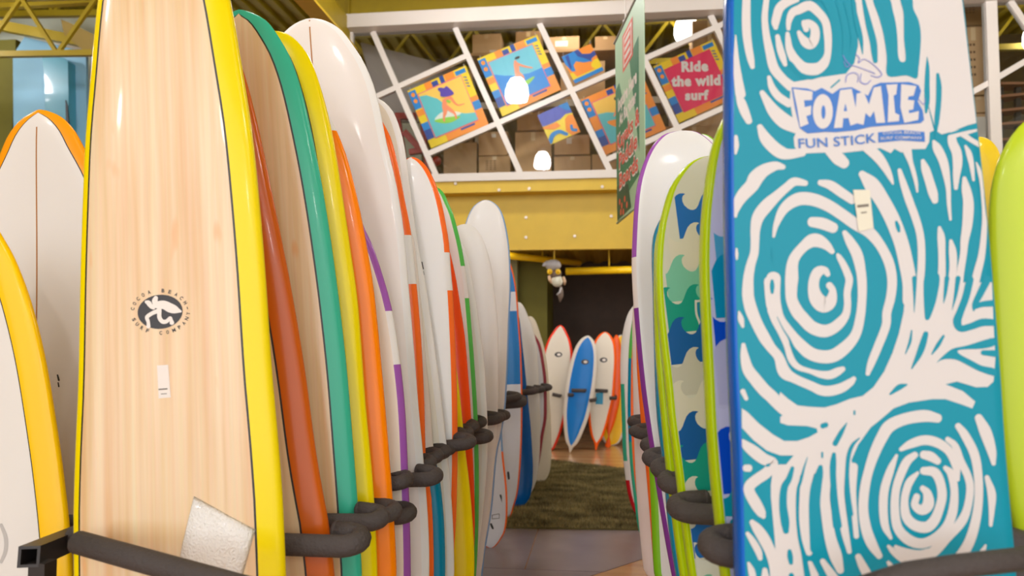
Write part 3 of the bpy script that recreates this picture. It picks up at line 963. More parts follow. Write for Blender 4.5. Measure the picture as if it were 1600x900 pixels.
# ---- rack at the far left
L0a = Board('surfboard', 'white board with a broad golden yellow rail cut off by the left picture edge', 'surfboards at the far left',
            2.42, [(0, 364), (25, 410), (50, 480), (70, 562), (85, 650), (98, 740), (108, 830), (113, 897)], 1, -6,
            W=0.55, ytop=338, yaw=-0.1, rail=(0.08, 0.085), railm=YEL2, deck=G('cool_deck', (232, 227, 221)), pin=0.004, pinm=BLK)
L0b = Board('surfboard', 'white board with pointed orange-rimmed nose and brown stringer at the far left', 'surfboards at the far left',
            2.80, [(50, 176), (30, 190), (12, 215), (0, 244), (-20, 290), (-42, 360), (-58, 470), (-60, 600), (-48, 760), (-30, 897)], -1, -3,
            nose=(62, 171.5), yaw=-0.05, knose=1.55, rail=(0.052, 0.052), railm=G('amber', (250, 158, 18)), deck=G('cool_deck2', (230, 224, 218)), pin=0.005, pinm=BLK)
L0b.strip('stringer', 0.4, L0b.L - 0.075, 0, 0.006, SOUL)

# ---- right rack, front to back
FOAM = dict(foil=90, T=0.030, r=0.010, crown=0.0, rock=(0.0, 0.0))
RYW = math.radians(7)
R1 = Board('foam_surfboard', 'large teal and white swirl-print foam board with blue rails, nearest in the right rack', RG,
           1.68, [(1133, -10), (1132, 100), (1132, 250), (1133, 374), (1136, 489), (1139, 587), (1144, 690), (1147, 800), (1149, 897)], -1, -0.9,
           W=0.575, ytop=-170, yaw=RYW, lean=0.03, rail=(0.012, 0.004), railm=RBL, deck=FTEAL, bottom=RBL, **FOAM)
R2 = Board('foam_surfboard', 'blue and lavender wave-print board with lime rail behind the swirl-print one', RG,
           1.93, [(1131.6, 180), (1118, 210.5), (1109, 244), (1101, 296.6), (1096, 346.6), (1094, 424), (1097, 503), (1101, 587), (1104, 655), (1109.4, 733), (1120.5, 844), (1126, 897)], -1, -4,
           W=0.52, ytop=108, yaw=RYW, rail=(0.016, 0.010), railm=LIME, deck=G('lavender', (196, 198, 226)), bottom=LIME, **FOAM)
R3 = Board('foam_surfboard', 'green and navy wave-print foam board with a lime rail and rounded nose', RG,
           2.36, [(1087, 248), (1070.6, 260.6), (1056.7, 277), (1044, 299.4), (1036, 327), (1030, 352), (1025.5, 388), (1024, 430), (1027, 490), (1033, 547), (1039, 597), (1045, 660), (1055, 733), (1065, 817), (1076, 897)], -1, -6,
           nose=(1108, 244), yaw=RYW, rail=(0.017, 0.008), railm=LIME, deck=G('wave_cream', (214, 212, 196)), bottom=LIME, **FOAM)
R3b = Board('foam_surfboard', 'second lime-railed foam board, only its edge showing behind the green wave-print one', RG,
            2.58, [(1024, 380), (1022, 430), (1022.5, 503), (1027, 587), (1033, 650), (1041, 733), (1051, 817), (1062, 897)], -1, -6,
            W=0.5, ytop=290, yaw=RYW, rail=(0.03, 0.008), railm=LIME, deck=WHITE, bottom=LIME, **FOAM)
R3c = Board('foam_surfboard', 'white foam board with a cyan blue rail between the lime-railed and purple-railed ones', RG,
            2.80, [(1019, 380), (1020, 448), (1022, 531), (1024.7, 614), (1027.5, 660), (1037, 733), (1044, 817), (1056, 897)], -1, -5.5,
            W=0.5, ytop=300, yaw=RYW, rail=(0.02, 0.01), railm=CYN, deck=WHITE, bottom=CYN, **FOAM)
R4 = Board('surfboard', 'tall white board with a thin purple edge stripe and round nose in the right rack', RG,
           3.26, [(1043, 208), (1026, 220), (1012, 240), (1002.5, 263), (995.6, 288), (991.4, 319), (988.6, 361), (987, 424), (990, 480), (994, 531), (1001, 600.6), (1009, 660), (1020.6, 733), (1034.4, 817), (1049, 897)], -1, -5.5,
           nose=(1062, 204.5), yaw=RYW, T=0.032, r=0.035, crown=0.05, rail=(0.016, 0.008), bands=[(None, 403, PUR), (403, 482, PINKW), (482, None, PUR2)], deck=WHITE)
R4b = Board('surfboard', 'white board with lime-green edge, nose just showing right of the purple-striped one', RG,
            3.75, [(1060, 260), (1030, 330), (1015, 450), (1010, 560), (1012, 680), (1015, 747), (1018, 817), (1022, 897)], -1, -4,
            nose=(1097, 209.5), yaw=RYW, T=0.032, r=0.04, crown=0.05, rail=(0.03, 0.012), railm=G('leaf', (132, 200, 30)), deck=WHITE)
R5 = Board('surfboard', 'orange-railed board, its edge showing beside the purple-striped white board', RG,
           4.15, [(991, 450), (993.6, 517), (995.6, 587), (1001, 655), (1009, 733), (1014, 790), (1022, 897)], -1, -4,
           W=0.52, ytop=300, yaw=RYW, rail=(0.03, 0.03), railm=ORS, deck=ORS)
R6 = Board('surfboard', 'pinkish white board standing low and plain beside the aisle in the right rack', RG,
           4.75, [(988, 500), (989, 600), (991, 692), (994, 761), (998, 817), (1005, 886)], -1, -4,
           W=0.5, ytop=380, yaw=RYW, rail=(0.03, 0.03), railm=PINKW, deck=PINKW)
R6b = Board('surfboard', 'narrow blue and green striped board in the right rack behind the pinkish white one', RG,
            5.7, [(988, 500), (983, 540), (981, 600), (981, 660), (984, 720), (990, 775), (998, 830)], -1, -3,
            W=0.5, ytop=440, yaw=RYW, rail=(0.02, 0.02), bands=[(None, 560, GRN), (560, 690, CYN), (690, None, TEAL)], deck=ORS)
R7 = Board('surfboard', 'white board with teal rail turning red at the tail, last on the right', RG,
           6.75, [(987, 481), (981.7, 489), (974.7, 511.7), (970.6, 536.7), (969.2, 587), (970, 614), (971.5, 655), (973, 705), (979, 761), (986, 789), (994, 805)], -1, -3,
           W=0.5, ytop=470, yaw=RYW, rail=(0.03, 0.03), bands=[(None, 600, WHITE), (600, 720, TEAL), (720, 750, WHITE), (750, None, G('red', (205, 30, 40)))], deck=WHITE)
# ---- rack at the far right
R0 = Board('surfboard', 'solid lime green board cut off by the right picture edge', 'surfboards at the far right',
           1.95, [(1600, 190), (1575, 220), (1557, 258), (1548, 300), (1545, 350), (1547, 450), (1552, 560), (1560, 680), (1572, 770), (1590, 860)], -1, -3,
           W=0.54, ytop=165, yaw=0.05, rail=(0.06, 0.06), railm=LIME2, deck=LIME2)
R00 = Board('surfboard', 'bright yellow board whose nose shows between the swirl-print and lime green boards', 'surfboards at the far right',
            2.45, [(1548, 220), (1560, 236), (1567, 262), (1573, 330), (1580, 450), (1584, 600), (1580, 800)], 1, -1,
            nose=(1530, 214), yaw=0.05, rail=(0.05, 0.05), railm=G('sun', (255, 214, 40)), deck=G('sun', (255, 214, 40)))
R000 = Board('surfboard', 'dark teal board low between the swirl-print and lime green boards', 'surfboards at the far right',
             2.2, [(1545, 420), (1548, 550), (1554, 680), (1560, 760), (1570, 850)], -1, -2,
             W=0.45, ytop=330, yaw=0.05, rail=(0.05, 0.05), railm=G('deep_teal', (0, 110, 120)), deck=G('deep_teal', (0, 110, 120)))

# ---- row at the back of the aisle
BG = 'short boards in the rack below the dark back wall'
BK = dict(T=0.03, r=0.09, crown=0.2, lean=0.10, rock=(0.03, 0.02))
B1 = Board('surfboard', 'cream short board with red rim and small oval emblem below the dark back wall', BG,
           11.0, [(885.5, 518.7), (892, 535), (895, 558), (893, 593), (887, 630.6), (879, 668), (870, 693), (865, 702)], 1, 5,
           nose=(876, 508), rail=(0.035, 0.035), railm=G('rim_red', (232, 56, 30)), deck=G('bone', (222, 212, 196)), **BK)
B2 = Board('surfboard', 'blue short board with white rim and small oval emblem below the dark back wall', BG,
           10.8, [(928.6, 534), (933, 551), (933, 574.6), (930, 602.6), (921.6, 644.6), (912, 672.6), (902, 693), (895, 700)], 1, 9,
           nose=(919, 524.5), knose=1.6, rail=(0.05, 0.05), railm=G('rim_white', (222, 214, 204)), deck=G('board_blue', (0, 118, 205)), **BK)
B3 = Board('surfboard', 'cream short board with orange rim and a teal price card below the dark back wall', BG,
           11.1, [(956.6, 527), (962, 542), (963, 570), (960, 612), (952, 651.6), (942.6, 682), (935, 694)], 1, 5,
           nose=(946, 518.7), rail=(0.035, 0.035), railm=G('rim_orange', (250, 96, 10)), deck=G('bone', (222, 212, 196)), **BK)
B4 = Board('surfboard', 'solid orange short board at the right end of the row below the dark back wall', BG,
           11.35, [(968, 530), (970.5, 545), (971, 580), (969, 620), (962, 655), (952, 682)], 1, 5,
           nose=(963.6, 523), rail=(0.05, 0.05), railm=G('rim_orange', (250, 96, 10)), deck=G('rim_orange', (250, 96, 10)), **BK)
B5 = Board('surfboard', 'yellow short board with white rim, only its tail showing beside the orange one', BG,
           11.6, [(986, 560), (986, 600), (982, 645), (975, 675), (967, 692)], 1, 6,
           W=0.42, ytop=525, rail=(0.03, 0.03), railm=G('rim_white', (222, 214, 204)), deck=G('rim_yellow', (250, 196, 10)), **BK)
# ------------------------------------------------------------------ flat print helpers
def ribbon(pts, k=5, ends=4):
    """outline quads of a brush stroke: pts (x, y, width) -> verts2d, faces"""
    P = smooth_line(pts, k)
    n = len(P)
    V, Fc = [], []
    for i, p in enumerate(P):
        a, c = P[max(i - 1, 0)], P[min(i + 1, n - 1)]
        t = np.array([c[0] - a[0], c[1] - a[1]]); t = t / (np.linalg.norm(t) + 1e-9)
        nn = np.array([-t[1], t[0]])
        w = max(1e-4, p[2]) / 2
        if i == 0:
            for j in range(ends, 0, -1):
                ang = PI / 2 * j / ends
                q = p[:2] - t * w * math.sin(ang) * 0.9
                V += [q + nn * w * math.cos(ang), q - nn * w * math.cos(ang)]
        V += [p[:2] + nn * w, p[:2] - nn * w]
        if i == n - 1:
            for j in range(1, ends + 1):
                ang = PI / 2 * j / ends
                q = p[:2] + t * w * math.sin(ang) * 0.9
                V += [q + nn * w * math.cos(ang), q - nn * w * math.cos(ang)]
    for i in range(len(V) // 2 - 1):
        Fc.append((2 * i, 2 * i + 1, 2 * i + 3, 2 * i + 2))
    return V, Fc


def fan(poly, smooth=0):
    if smooth:
        P = [np.array(p, float) for p in poly]
        out = []
        n = len(P)
        for i in range(n):
            a, b, c, d = P[i - 1], P[i], P[(i + 1) % n], P[(i + 2) % n]
            for j in range(smooth):
                t = j / smooth
                out.append(0.5 * (2 * b + (c - a) * t + (2 * a - 5 * b + 4 * c - d) * t * t + (3 * b - a - 3 * c + d) * t ** 3))
        poly = out
    P = [Vector((p[0], p[1], 0)) for p in poly]
    return [np.array(p[:2], float) for p in poly], [tuple(t) for t in tessellate_polygon([P])]


def ell(cx, cy, rx, ry, n=20, rot=0.0):
    c, s = math.cos(rot), math.sin(rot)
    return [(cx + rx * math.cos(2 * PI * i / n) * c - ry * math.sin(2 * PI * i / n) * s,
             cy + rx * math.cos(2 * PI * i / n) * s + ry * math.sin(2 * PI * i / n) * c) for i in range(n)]


class Print:                              # flat coloured shapes joined into one printed layer
    def __init__(p):
        p.v, p.f = [], []

    def add(p, vf):
        n = len(p.v)
        p.v += list(vf[0]); p.f += [tuple(i + n for i in q) for q in vf[1]]
        return p


_txt = {}


def text_mesh(s, bold=0.0, size=1.0):
    key = (s, bold)
    if key not in _txt:
        cu = bpy.data.curves.new('lettering', 'FONT')
        cu.body = s
        cu.offset = bold
        cu.resolution_u = 3
        cu.space_character = 1.0 + bold * 2
        o = bpy.data.objects.new('lettering', cu)
        COL.objects.link(o)
        dg = bpy.context.evaluated_depsgraph_get()
        me = bpy.data.meshes.new_from_object(o.evaluated_get(dg))
        V = [(v.co.x, v.co.y) for v in me.vertices]
        Fc = [tuple(p.vertices) for p in me.polygons]
        bpy.data.objects.remove(o); bpy.data.curves.remove(cu); bpy.data.meshes.remove(me)
        xs = [q[0] for q in V]; x0, x1 = min(xs), max(xs)
        V = [((q[0] - x0) / (x1 - x0), q[1] / 0.70) for q in V]     # x in 0..1, cap height = 1
        _txt[key] = (V, Fc)
    return _txt[key]


def text2d(s, p0, p1, h, bold=0.0, arc=0.0, slant=0.0):
    """text from p0 to p1 (y down), cap height h; arc lifts the middle"""
    V, Fc = text_mesh(s, bold)
    p0, p1 = np.array(p0, float), np.array(p1, float)
    d = p1 - p0
    L = np.linalg.norm(d); t = d / L; up = np.array([t[1], -t[0]])
    return [p0 + d * x + t * (slant * y * h) + up * (y * h + arc * 4 * x * (1 - x)) for x, y in V], Fc


def pieces(name, V, Fc, m, parent, step=None):
    """every separate printed shape becomes a part of its own"""
    par = list(range(len(V)))

    def root(i):
        while par[i] != i:
            par[i] = par[par[i]]
            i = par[i]
        return i
    for f in Fc:
        a = root(f[0])
        for k in f[1:]:
            par[root(k)] = a
    groups = {}
    for f in Fc:
        groups.setdefault(root(f[0]), []).append(f)
    out = []
    for n, (g_, fs) in enumerate(groups.items()):
        idx = sorted({i for f in fs for i in f})
        mp_ = {i: j for j, i in enumerate(idx)}
        off = step * n if step else Vector((0, 0, 0))
        out.append(obj(name, [Vector(V[i]) + off for i in idx], [tuple(mp_[i] for i in f) for f in fs], m, parent))
    return out[0]


def on_board(B, name, pr, m, lift, org=(0, 0), sc=1.0):
    v = []
    for i, (x, y) in enumerate(pr.v):
        s, u = B.px(org[0] + x / sc, org[1] + y / sc)
        h = B.h(s)
        u = max(-h + max(B.rail[0] * 0.95, B.r * 0.85), min(h - max(B.rail[1] * 0.95, B.r * 0.85), u))
        v.append(B.pt(s, u, lift))
    return pieces(name, v, pr.f, m, B.root, Vector((0, -8e-6, 0)))


# ------------------------------------------------------------------ swirl print of the foam board (R1)
K5 = 5.625
ORG = dict(A=(1140, 0), B=(1330, 0), C=(1140, 160), D=(1350, 160), E=(1140, 300), F=(1360, 300), G=(1140, 440), H=(1360, 440),
           I=(1140, 590), J=(1360, 590), K=(1140, 740), L=(1350, 740), c1=(1120, 0), c2=(1120, 200), c3=(1120, 440), c4=(1120, 630))


def cv(tile, pts):                        # tracing tiles -> common print coordinates
    ox, oy = ORG[tile]
    k = 10 / 3 if tile[0] == 'c' else K5
    return [(ox + p[0] / k, oy + p[1] / k) + ((p[2] / k,) if len(p) > 2 else ()) for p in pts]


WS = [
    ('A', [(148, -30, 70), (145, 150, 75), (150, 300, 75), (165, 420, 70), (185, 520, 62), (200, 590, 40)]),
    ('A', [(52, 310, 10), (55, 420, 30), (60, 560, 55), (75, 700, 75), (95, 830, 90)]),
    ('A', [(325, -20, 50), (308, 150, 55), (320, 300, 62), (350, 450, 75), (390, 600, 85), (470, 700, 80), (540, 760, 90)]),
    ('A', [(600, -30, 90), (500, 20, 80), (440, 70, 80), (415, 140, 75), (402, 200, 70), (405, 245, 40)]),
    ('A', [(420, 320, 40), (440, 420, 60), (465, 500, 60), (488, 570, 36)]),
    ('A', [(516, 255, 34), (520, 190, 50), (550, 115, 70), (610, 85, 80), (700, 50, 85), (780, 110, 75), (840, 190, 70), (860, 290, 70), (868, 400, 70), (860, 500, 75), (800, 590, 100), (720, 610, 105), (640, 590, 95), (570, 520, 85), (525, 430, 65), (512, 340, 48), (508, 295, 34)]),
    ('A', [(650, 200, 45), (700, 205, 62), (745, 250, 75), (748, 330, 85), (715, 390, 85), (670, 375, 85), (632, 330, 60), (608, 285, 36)]),
    ('A', [(660, 210, 60), (672, 260, 50)]),
    ('A', [(345, 680, 35), (372, 770, 60), (430, 850, 70), (520, 910, 70)]),
    ('A', [(285, 815, 46), (330, 890, 75), (390, 980, 110), (480, 1065, 130), (590, 1120, 110)]),
    ('C', [(85, -40, 60), (105, 10, 80), (135, 90, 80), (168, 165, 60)]),
    ('C', [(265, 215, 50), (310, 310, 100), (380, 390, 110), (450, 440, 110), (520, 455, 90), (640, 440, 70)]),
    ('C', [(55, 300, 30), (60, 380, 42), (52, 450, 20)]),
    ('C', [(870, 430, 70), (950, 490, 115), (1005, 535, 95)]),
    ('C', [(470, 568, 45), (400, 560, 80), (300, 600, 110), (230, 665, 130), (195, 730, 120), (120, 810, 110), (75, 880, 90), (50, 960, 55), (50, 1000, 30)]),
    ('E', [(665, -77, 50), (570, -90, 75), (500, -40, 75), (420, 30, 85), (325, 120, 110), (250, 220, 105), (225, 330, 85), (222, 440, 75), (215, 540, 75), (185, 640, 80), (165, 750, 90), (160, 860, 100), (165, 937, 103), (190, 1037, 108), (240, 1157, 100), (305, 1280, 100), (365, 1370, 85), (430, 1450, 85), (480, 1580, 110), (570, 1640, 80), (720, 1706, 80), (800, 1742, 88), (880, 1748, 90), (980, 1722, 85), (1060, 1672, 66), (1092, 1640, 40)]),
    ('c2', [(295, 565, 14), (310, 500, 30), (350, 420, 52), (420, 372, 66), (500, 373, 66), (580, 405, 62), (650, 450, 60), (720, 500, 60), (790, 540, 60), (850, 610, 52), (895, 700, 52), (912, 790, 50), (905, 880, 48), (885, 960, 46), (880, 1030, 45), (842, 1130, 45), (805, 1220, 40), (785, 1280, 22)]),
    ('c2', [(495, 490, 52), (550, 498, 60), (605, 520, 55)]),
    ('c2', [(665, 545, 26), (692, 590, 48), (730, 660, 58), (750, 750, 50), (756, 820, 48), (755, 900, 45), (745, 990, 48), (720, 1080, 52), (660, 1150, 65), (590, 1190, 68), (500, 1180, 66), (420, 1120, 66), (360, 1050, 62), (320, 990, 62), (290, 900, 70), (278, 800, 66)]),
    ('G', [(385, -30, 125), (380, 100, 125), (385, 200, 130), (420, 300, 100), (440, 370, 70)]),
    ('G', [(370, 250, 80), (400, 340, 70), (450, 440, 62), (500, 560, 52), (540, 680, 60), (600, 750, 52), (700, 785, 42), (800, 815, 62), (880, 820, 76), (950, 790, 70), (995, 767, 45)]),
    ('E', [(900, 525, 46), (850, 470, 80), (780, 430, 115), (720, 430, 115), (650, 480, 90), (580, 560, 90), (550, 640, 100), (545, 750, 115), (540, 847, 105), (545, 947, 100), (590, 1047, 110), (640, 1107, 110), (720, 1187, 110), (820, 1222, 110), (900, 1202, 100), (970, 1147, 90), (1020, 1077, 70), (1035, 987, 62), (1032, 887, 62), (1050, 780, 65), (1035, 720, 65), (1000, 640, 60), (960, 570, 45), (948, 550, 26)]),
    ('E', [(862, 725, 44), (835, 690, 66), (780, 700, 90), (745, 760, 90), (737, 850, 100), (765, 940, 130), (825, 990, 140), (885, 960, 110), (905, 870, 62), (875, 820, 60)]),
    ('c2', [(755, 240, 36), (805, 295, 80), (862, 380, 78), (915, 480, 78), (960, 600, 75), (988, 720, 75), (1003, 810, 74), (1005, 900, 76)]),
    ('F', [(254, -190, 36), (284, -87, 58), (324, 33, 70), (355, 120, 70), (392, 220, 70), (430, 350, 66), (446, 480, 66), (446, 650, 66), (436, 800, 66), (432, 950, 68)]),
    ('D', [(515, 515, 36), (540, 590, 75), (575, 700, 80), (605, 800, 82), (622, 865, 56)]),
    ('D', [(612, 345, 30), (640, 400, 78), (688, 500, 80), (715, 600, 70), (738, 750, 45), (745, 900, 35), (758, 1030, 22)]),
    ('D', [(1000, 240, 26), (890, 262, 50), (785, 285, 70), (775, 350, 80), (812, 440, 86), (820, 540, 82), (810, 650, 60), (805, 755, 34)]),
    ('D', [(850, 270, 50), (930, 325, 44), (1010, 372, 44)]),
    ('D', [(890, 385, 22), (920, 450, 50), (945, 560, 42), (960, 685, 22)]),
    ('D', [(880, 668, 36), (895, 760, 78), (912, 850, 90), (915, 940, 95), (905, 1080, 88), (882, 1215, 72), (872, 1335, 60), (846, 1490, 65), (830, 1640, 66), (816, 1740, 66)]),
    ('D', [(985, 530, 12), (1010, 600, 35), (1030, 700, 32), (1042, 850, 26), (1050, 950, 30), (1056, 1090, 46), (1034, 1330, 60), (996, 1490, 70), (960, 1640, 70), (936, 1740, 70)]),
    ('F', [(605, 315, 30), (620, 400, 66), (626, 550, 62), (626, 700, 66), (616, 900, 76)]),
    ('F', [(705, 430, 30), (720, 520, 66), (726, 650, 66), (712, 800, 66), (695, 950, 68)]),
    ('D', [(30, 400, 90), (120, 480, 92), (190, 580, 70), (230, 660, 45), (252, 715, 18)]),
    ('D', [(370, 400, 90), (405, 520, 46), (430, 600, 40), (455, 700, 34), (466, 785, 18)]),
    ('c2', [(538, 285, 30), (590, 298, 48), (650, 338, 50), (705, 375, 46)]),
    ('E', [(60, 500, 16), (62, 545, 26), (62, 590, 16)]),
    ('G', [(82, 265, 16), (98, 330, 52), (115, 395, 26)]),
    ('G', [(120, 555, 36), (130, 650, 72), (160, 770, 100), (225, 860, 108), (300, 950, 110), (360, 1004, 110), (440, 1084, 110), (520, 1144, 120)]),
    ('I', [(115, 120, 46), (145, 185, 36)]),
    # lower swirl
    ('c4', [(1150, 78, 46), (1080, 66, 62), (980, 82, 60), (900, 118, 64), (860, 175, 60), (820, 260, 55), (790, 350, 48), (770, 440, 50), (762, 550, 50), (776, 650, 55), (805, 730, 55), (845, 795, 34)]),
    ('c4', [(1255, 118, 32), (1290, 165, 45), (1340, 265, 48), (1360, 380, 45), (1362, 500, 45), (1345, 620, 50), (1310, 730, 55), (1250, 820, 58), (1190, 862, 36)]),
    ('c4', [(1362, 75, 40), (1398, 150, 62), (1430, 250, 48), (1440, 315, 22)]),
    ('c4', [(1405, 385, 24), (1430, 470, 44), (1430, 560, 30), (1425, 635, 18)]),
    ('c4', [(958, 240, 22), (1010, 212, 44), (1080, 192, 50), (1150, 207, 50), (1210, 252, 45), (1245, 330, 40), (1255, 400, 16)]),
    ('c4', [(1200, 187, 26), (1240, 222, 35), (1268, 300, 40), (1306, 380, 40), (1318, 450, 40), (1302, 550, 42), (1270, 620, 50), (1200, 700, 45), (1130, 770, 56), (1060, 810, 45), (985, 815, 45), (925, 778, 34), (893, 745, 18)]),
    ('c4', [(935, 272, 16), (902, 350, 40), (872, 450, 45), (866, 550, 45), (876, 640, 40), (905, 702, 18)]),
    ('c4', [(1032, 268, 32), (990, 302, 45), (957, 370, 45), (932, 450, 42), (926, 550, 45), (942, 650, 50), (1000, 712, 55), (1070, 730, 52), (1140, 700, 52), (1198, 640, 50), (1228, 560, 48), (1236, 460, 40), (1220, 370, 42), (1188, 336, 24)]),
    ('c4', [(1075, 268, 42), (1112, 277, 50), (1150, 302, 36)]),
    ('c4', [(1046, 362, 16), (1010, 400, 38), (990, 440, 40), (976, 510, 40), (986, 590, 50), (1030, 635, 55), (1090, 645, 58), (1130, 612, 54), (1157, 550, 48), (1172, 480, 48), (1160, 405, 48), (1130, 358, 50), (1075, 352, 40)]),
    ('c4', [(1070, 442, 30), (1095, 470, 45), (1100, 525, 60), (1068, 556, 52), (1030, 530, 40), (1040, 485, 34)]),
    ('c4', [(930, 748, 20), (980, 772, 36), (1050, 785, 40), (1100, 770, 30)]),
    ('c4', [(892, 828, 18), (925, 872, 40), (980, 905, 55)]),
    ('c4', [(1398, 740, 12), (1375, 790, 40), (1350, 850, 70)]),
    ('c4', [(735, 798, 32), (760, 850, 45), (795, 915, 50)]),
    ('c4', [(483, 835, 30), (505, 900, 50)]),
    ('c4', [(550, 822, 28), (595, 890, 45), (630, 940, 45)]),
    # trunks at the lower left
    ('K', [(690, -60, 130), (660, 150, 90), (655, 400, 90), (680, 600, 85), (697, 695, 56)]),
    ('K', [(860, -60, 90), (835, 150, 90), (842, 300, 90), (880, 550, 100), (930, 720, 110), (970, 850, 64)]),
    ('K', [(970, -60, 90), (965, 150, 80), (980, 300, 75), (1010, 500, 70), (1050, 685, 42)]),
    ('K', [(1085, -60, 80), (1080, 150, 60), (1095, 350, 50), (1112, 550, 46)]),
    ('K', [(155, 525, 34), (200, 590, 55), (250, 680, 60), (268, 745, 40)]),
    ('K', [(195, 425, 46), (240, 480, 85), (300, 570, 100), (355, 680, 95), (400, 800, 110), (420, 920, 130)]),
    ('I', [(112, 570, 60), (200, 640, 100), (300, 715, 100), (385, 750, 80), (330, 830, 95), (240, 893, 95), (175, 950, 95), (175, 1010, 95), (230, 1110, 100), (278, 1190, 80), (297, 1222, 40)]),
    ('I', [(140, 795, 60), (170, 795, 62)]),
    ('K', [(165, 785, 24), (190, 850, 58), (205, 920, 60)]),
    ('K', [(308, 845, 44), (312, 920, 75)]),
]
WP = [
    # white field at the top right
    ('c1', [(700, -60), (725, 20), (735, 120), (735, 240), (715, 330), (660, 400), (600, 415), (540, 400), (560, 440), (640, 470), (1080, 470), (1140, 680), (1170, 700), (1210, 690), (1300, 655), (1400, 640), (1400, -60)]),
    # sticker outline under the lettering
    ('c1', [(385, 430), (380, 520), (398, 640), (412, 690), (400, 720), (405, 765), (432, 800), (560, 795), (620, 800), (760, 785), (850, 772), (905, 798), (925, 775), (960, 795), (1000, 778), (1085, 776), (1105, 740), (1108, 690), (1130, 680), (1110, 600), (1090, 500), (1060, 430), (1000, 400), (880, 395), (700, 380), (560, 400)]),
    # field between the swirls
    ('c3', [(985, 4), (982, 60), (972, 160), (948, 270), (915, 370), (870, 470), (815, 550), (760, 595), (690, 612), (620, 640), (560, 656), (480, 652), (420, 645), (370, 610), (330, 575), (320, 620), (352, 690), (330, 705), (330, 735), (370, 748), (470, 752), (520, 765), (525, 785), (480, 810), (420, 830), (350, 830), (290, 795), (220, 740), (160, 680), (130, 660), (130, 760), (190, 825), (260, 880), (330, 905), (400, 905), (350, 965), (400, 1000), (720, 1000), (700, 930), (735, 850), (800, 760), (850, 720), (920, 660), (1000, 630), (1120, 612), (1190, 612), (1260, 635), (1330, 660), (1345, 625), (1280, 570), (1190, 535), (1250, 520), (1350, 550), (1410, 548), (1440, 520), (1450, 400), (1440, 220), (1432, 4)]),
    # trunk
    ('K', [(385, -80), (362, 100), (362, 200), (378, 380), (395, 560), (405, 720), (400, 940), (680, 940), (640, 750), (600, 560), (585, 380), (592, 150), (640, -80)]),
]
TS = [  # teal on white
    ('A', [(935, 5, 8), (985, 200, 18), (1002, 330, 18), (990, 450, 6)]),
    ('A', [(1005, 20, 8), (1050, 180, 20), (1075, 330, 22), (1068, 410, 18), (1048, 455, 6)]),
    ('A', [(620, 5, 25), (800, -10, 40), (870, 90, 34), (905, 220, 32), (912, 400, 30), (890, 560, 32), (830, 640, 28), (750, 680, 26), (680, 685, 26), (600, 635, 32), (545, 570, 34), (520, 540, 20)]),
    ('B', [(10, 0, 20), (45, 180, 42), (82, 340, 40), (98, 475, 8)]),
    ('B', [(105, 0, 30), (150, 200, 56), (190, 360, 62), (202, 460, 56), (210, 540, 40)]),
    ('B', [(665, 500, 4), (668, 600, 35), (664, 750, 46), (664, 890, 46), (655, 990, 20)]),
    ('B', [(758, 655, 28), (768, 760, 48), (765, 900, 48), (750, 1060, 44), (745, 1160, 20), (750, 1210, 40)]),
    ('A', [(890, 770, 14), (965, 705, 14)]),
    ('c1', [(1400, 655, 26), (1330, 665, 22), (1240, 690, 12), (1190, 705, 8)]),
    ('H', [(385, -30, 44), (385, 150, 20), (382, 270, 5)]),
    ('H', [(670, -30, 44), (655, 100, 30), (640, 190, 5)]),
    ('H', [(768, -30, 46), (745, 120, 30), (715, 250, 4)]),
    ('H', [(872, -20, 66), (838, 130, 65), (790, 260, 65), (760, 350, 75), (790, 412, 60), (880, 395, 60), (980, 360, 68), (1085, 360, 60)]),
    ('H', [(1025, -20, 70), (965, 100, 62), (915, 200, 48), (905, 255, 14)]),
    ('H', [(912, 225, 40), (980, 200, 50), (1085, 190, 60)]),
    ('H', [(360, 430, 12), (345, 530, 25), (305, 635, 8)]),
    ('H', [(485, 458, 46), (455, 560, 60), (420, 650, 50), (360, 765, 12)]),
    ('H', [(640, 478, 22), (590, 560, 36), (537, 638, 12)]),
    ('J', [(315, 62, 18), (250, 85, 50), (172, 145, 18)]),
    ('I', [(1028, 398, 8), (980, 480, 40), (925, 580, 48)]),
    ('I', [(812, 660, 18), (812, 700, 18)]),
    ('I', [(1095, 295, 18), (1095, 322, 18)]),
    ('I', [(550, 795, 34), (520, 890, 52), (478, 970, 62), (468, 1120, 68), (485, 1260, 76), (494, 1350, 50)]),
    ('I', [(682, 700, 6), (650, 800, 18), (625, 900, 26), (598, 1000, 26), (594, 1200, 26), (612, 1400, 30), (650, 1560, 40), (690, 1780, 60)]),
    ('I', [(797, 785, 40), (785, 850, 70), (760, 950, 95), (745, 1100, 100), (750, 1300, 105), (760, 1500, 110)]),
    ('I', [(915, 672, 34), (908, 750, 56), (906, 850, 56), (915, 1000, 56), (925, 1150, 70), (945, 1300, 80)]),
    ('I', [(1140, 530, 10), (1080, 590, 30), (1045, 680, 36), (1032, 800, 36), (1030, 900, 40), (1040, 1050, 45), (1060, 1200, 50)]),
    ('K', [(525, 680, 36), (530, 730, 50), (538, 785, 34)]),
    ('K', [(540, 890, 44), (550, 960, 50)]),
    ('G', [(415, 310, 5), (470, 420, 10), (520, 500, 16), (560, 590, 34), (650, 690, 40)]),
    ('F', [(225, 265, 26), (238, 305, 38), (248, 345, 26)]),
    ('E', [(372, 780, 26), (372, 830, 40), (372, 885, 26)]),
    ('I', [(328, 772, 26), (345, 766, 24)]),
    ('I', [(815, 425, 46), (845, 415, 46)]),
    ('D', [(960, 290, 24), (1020, 298, 34)]),
    ('E', [(374, 500, 14), (376, 600, 10)]),
    ('c3', [(1385, 370, 26), (1450, 375, 36)]),
]
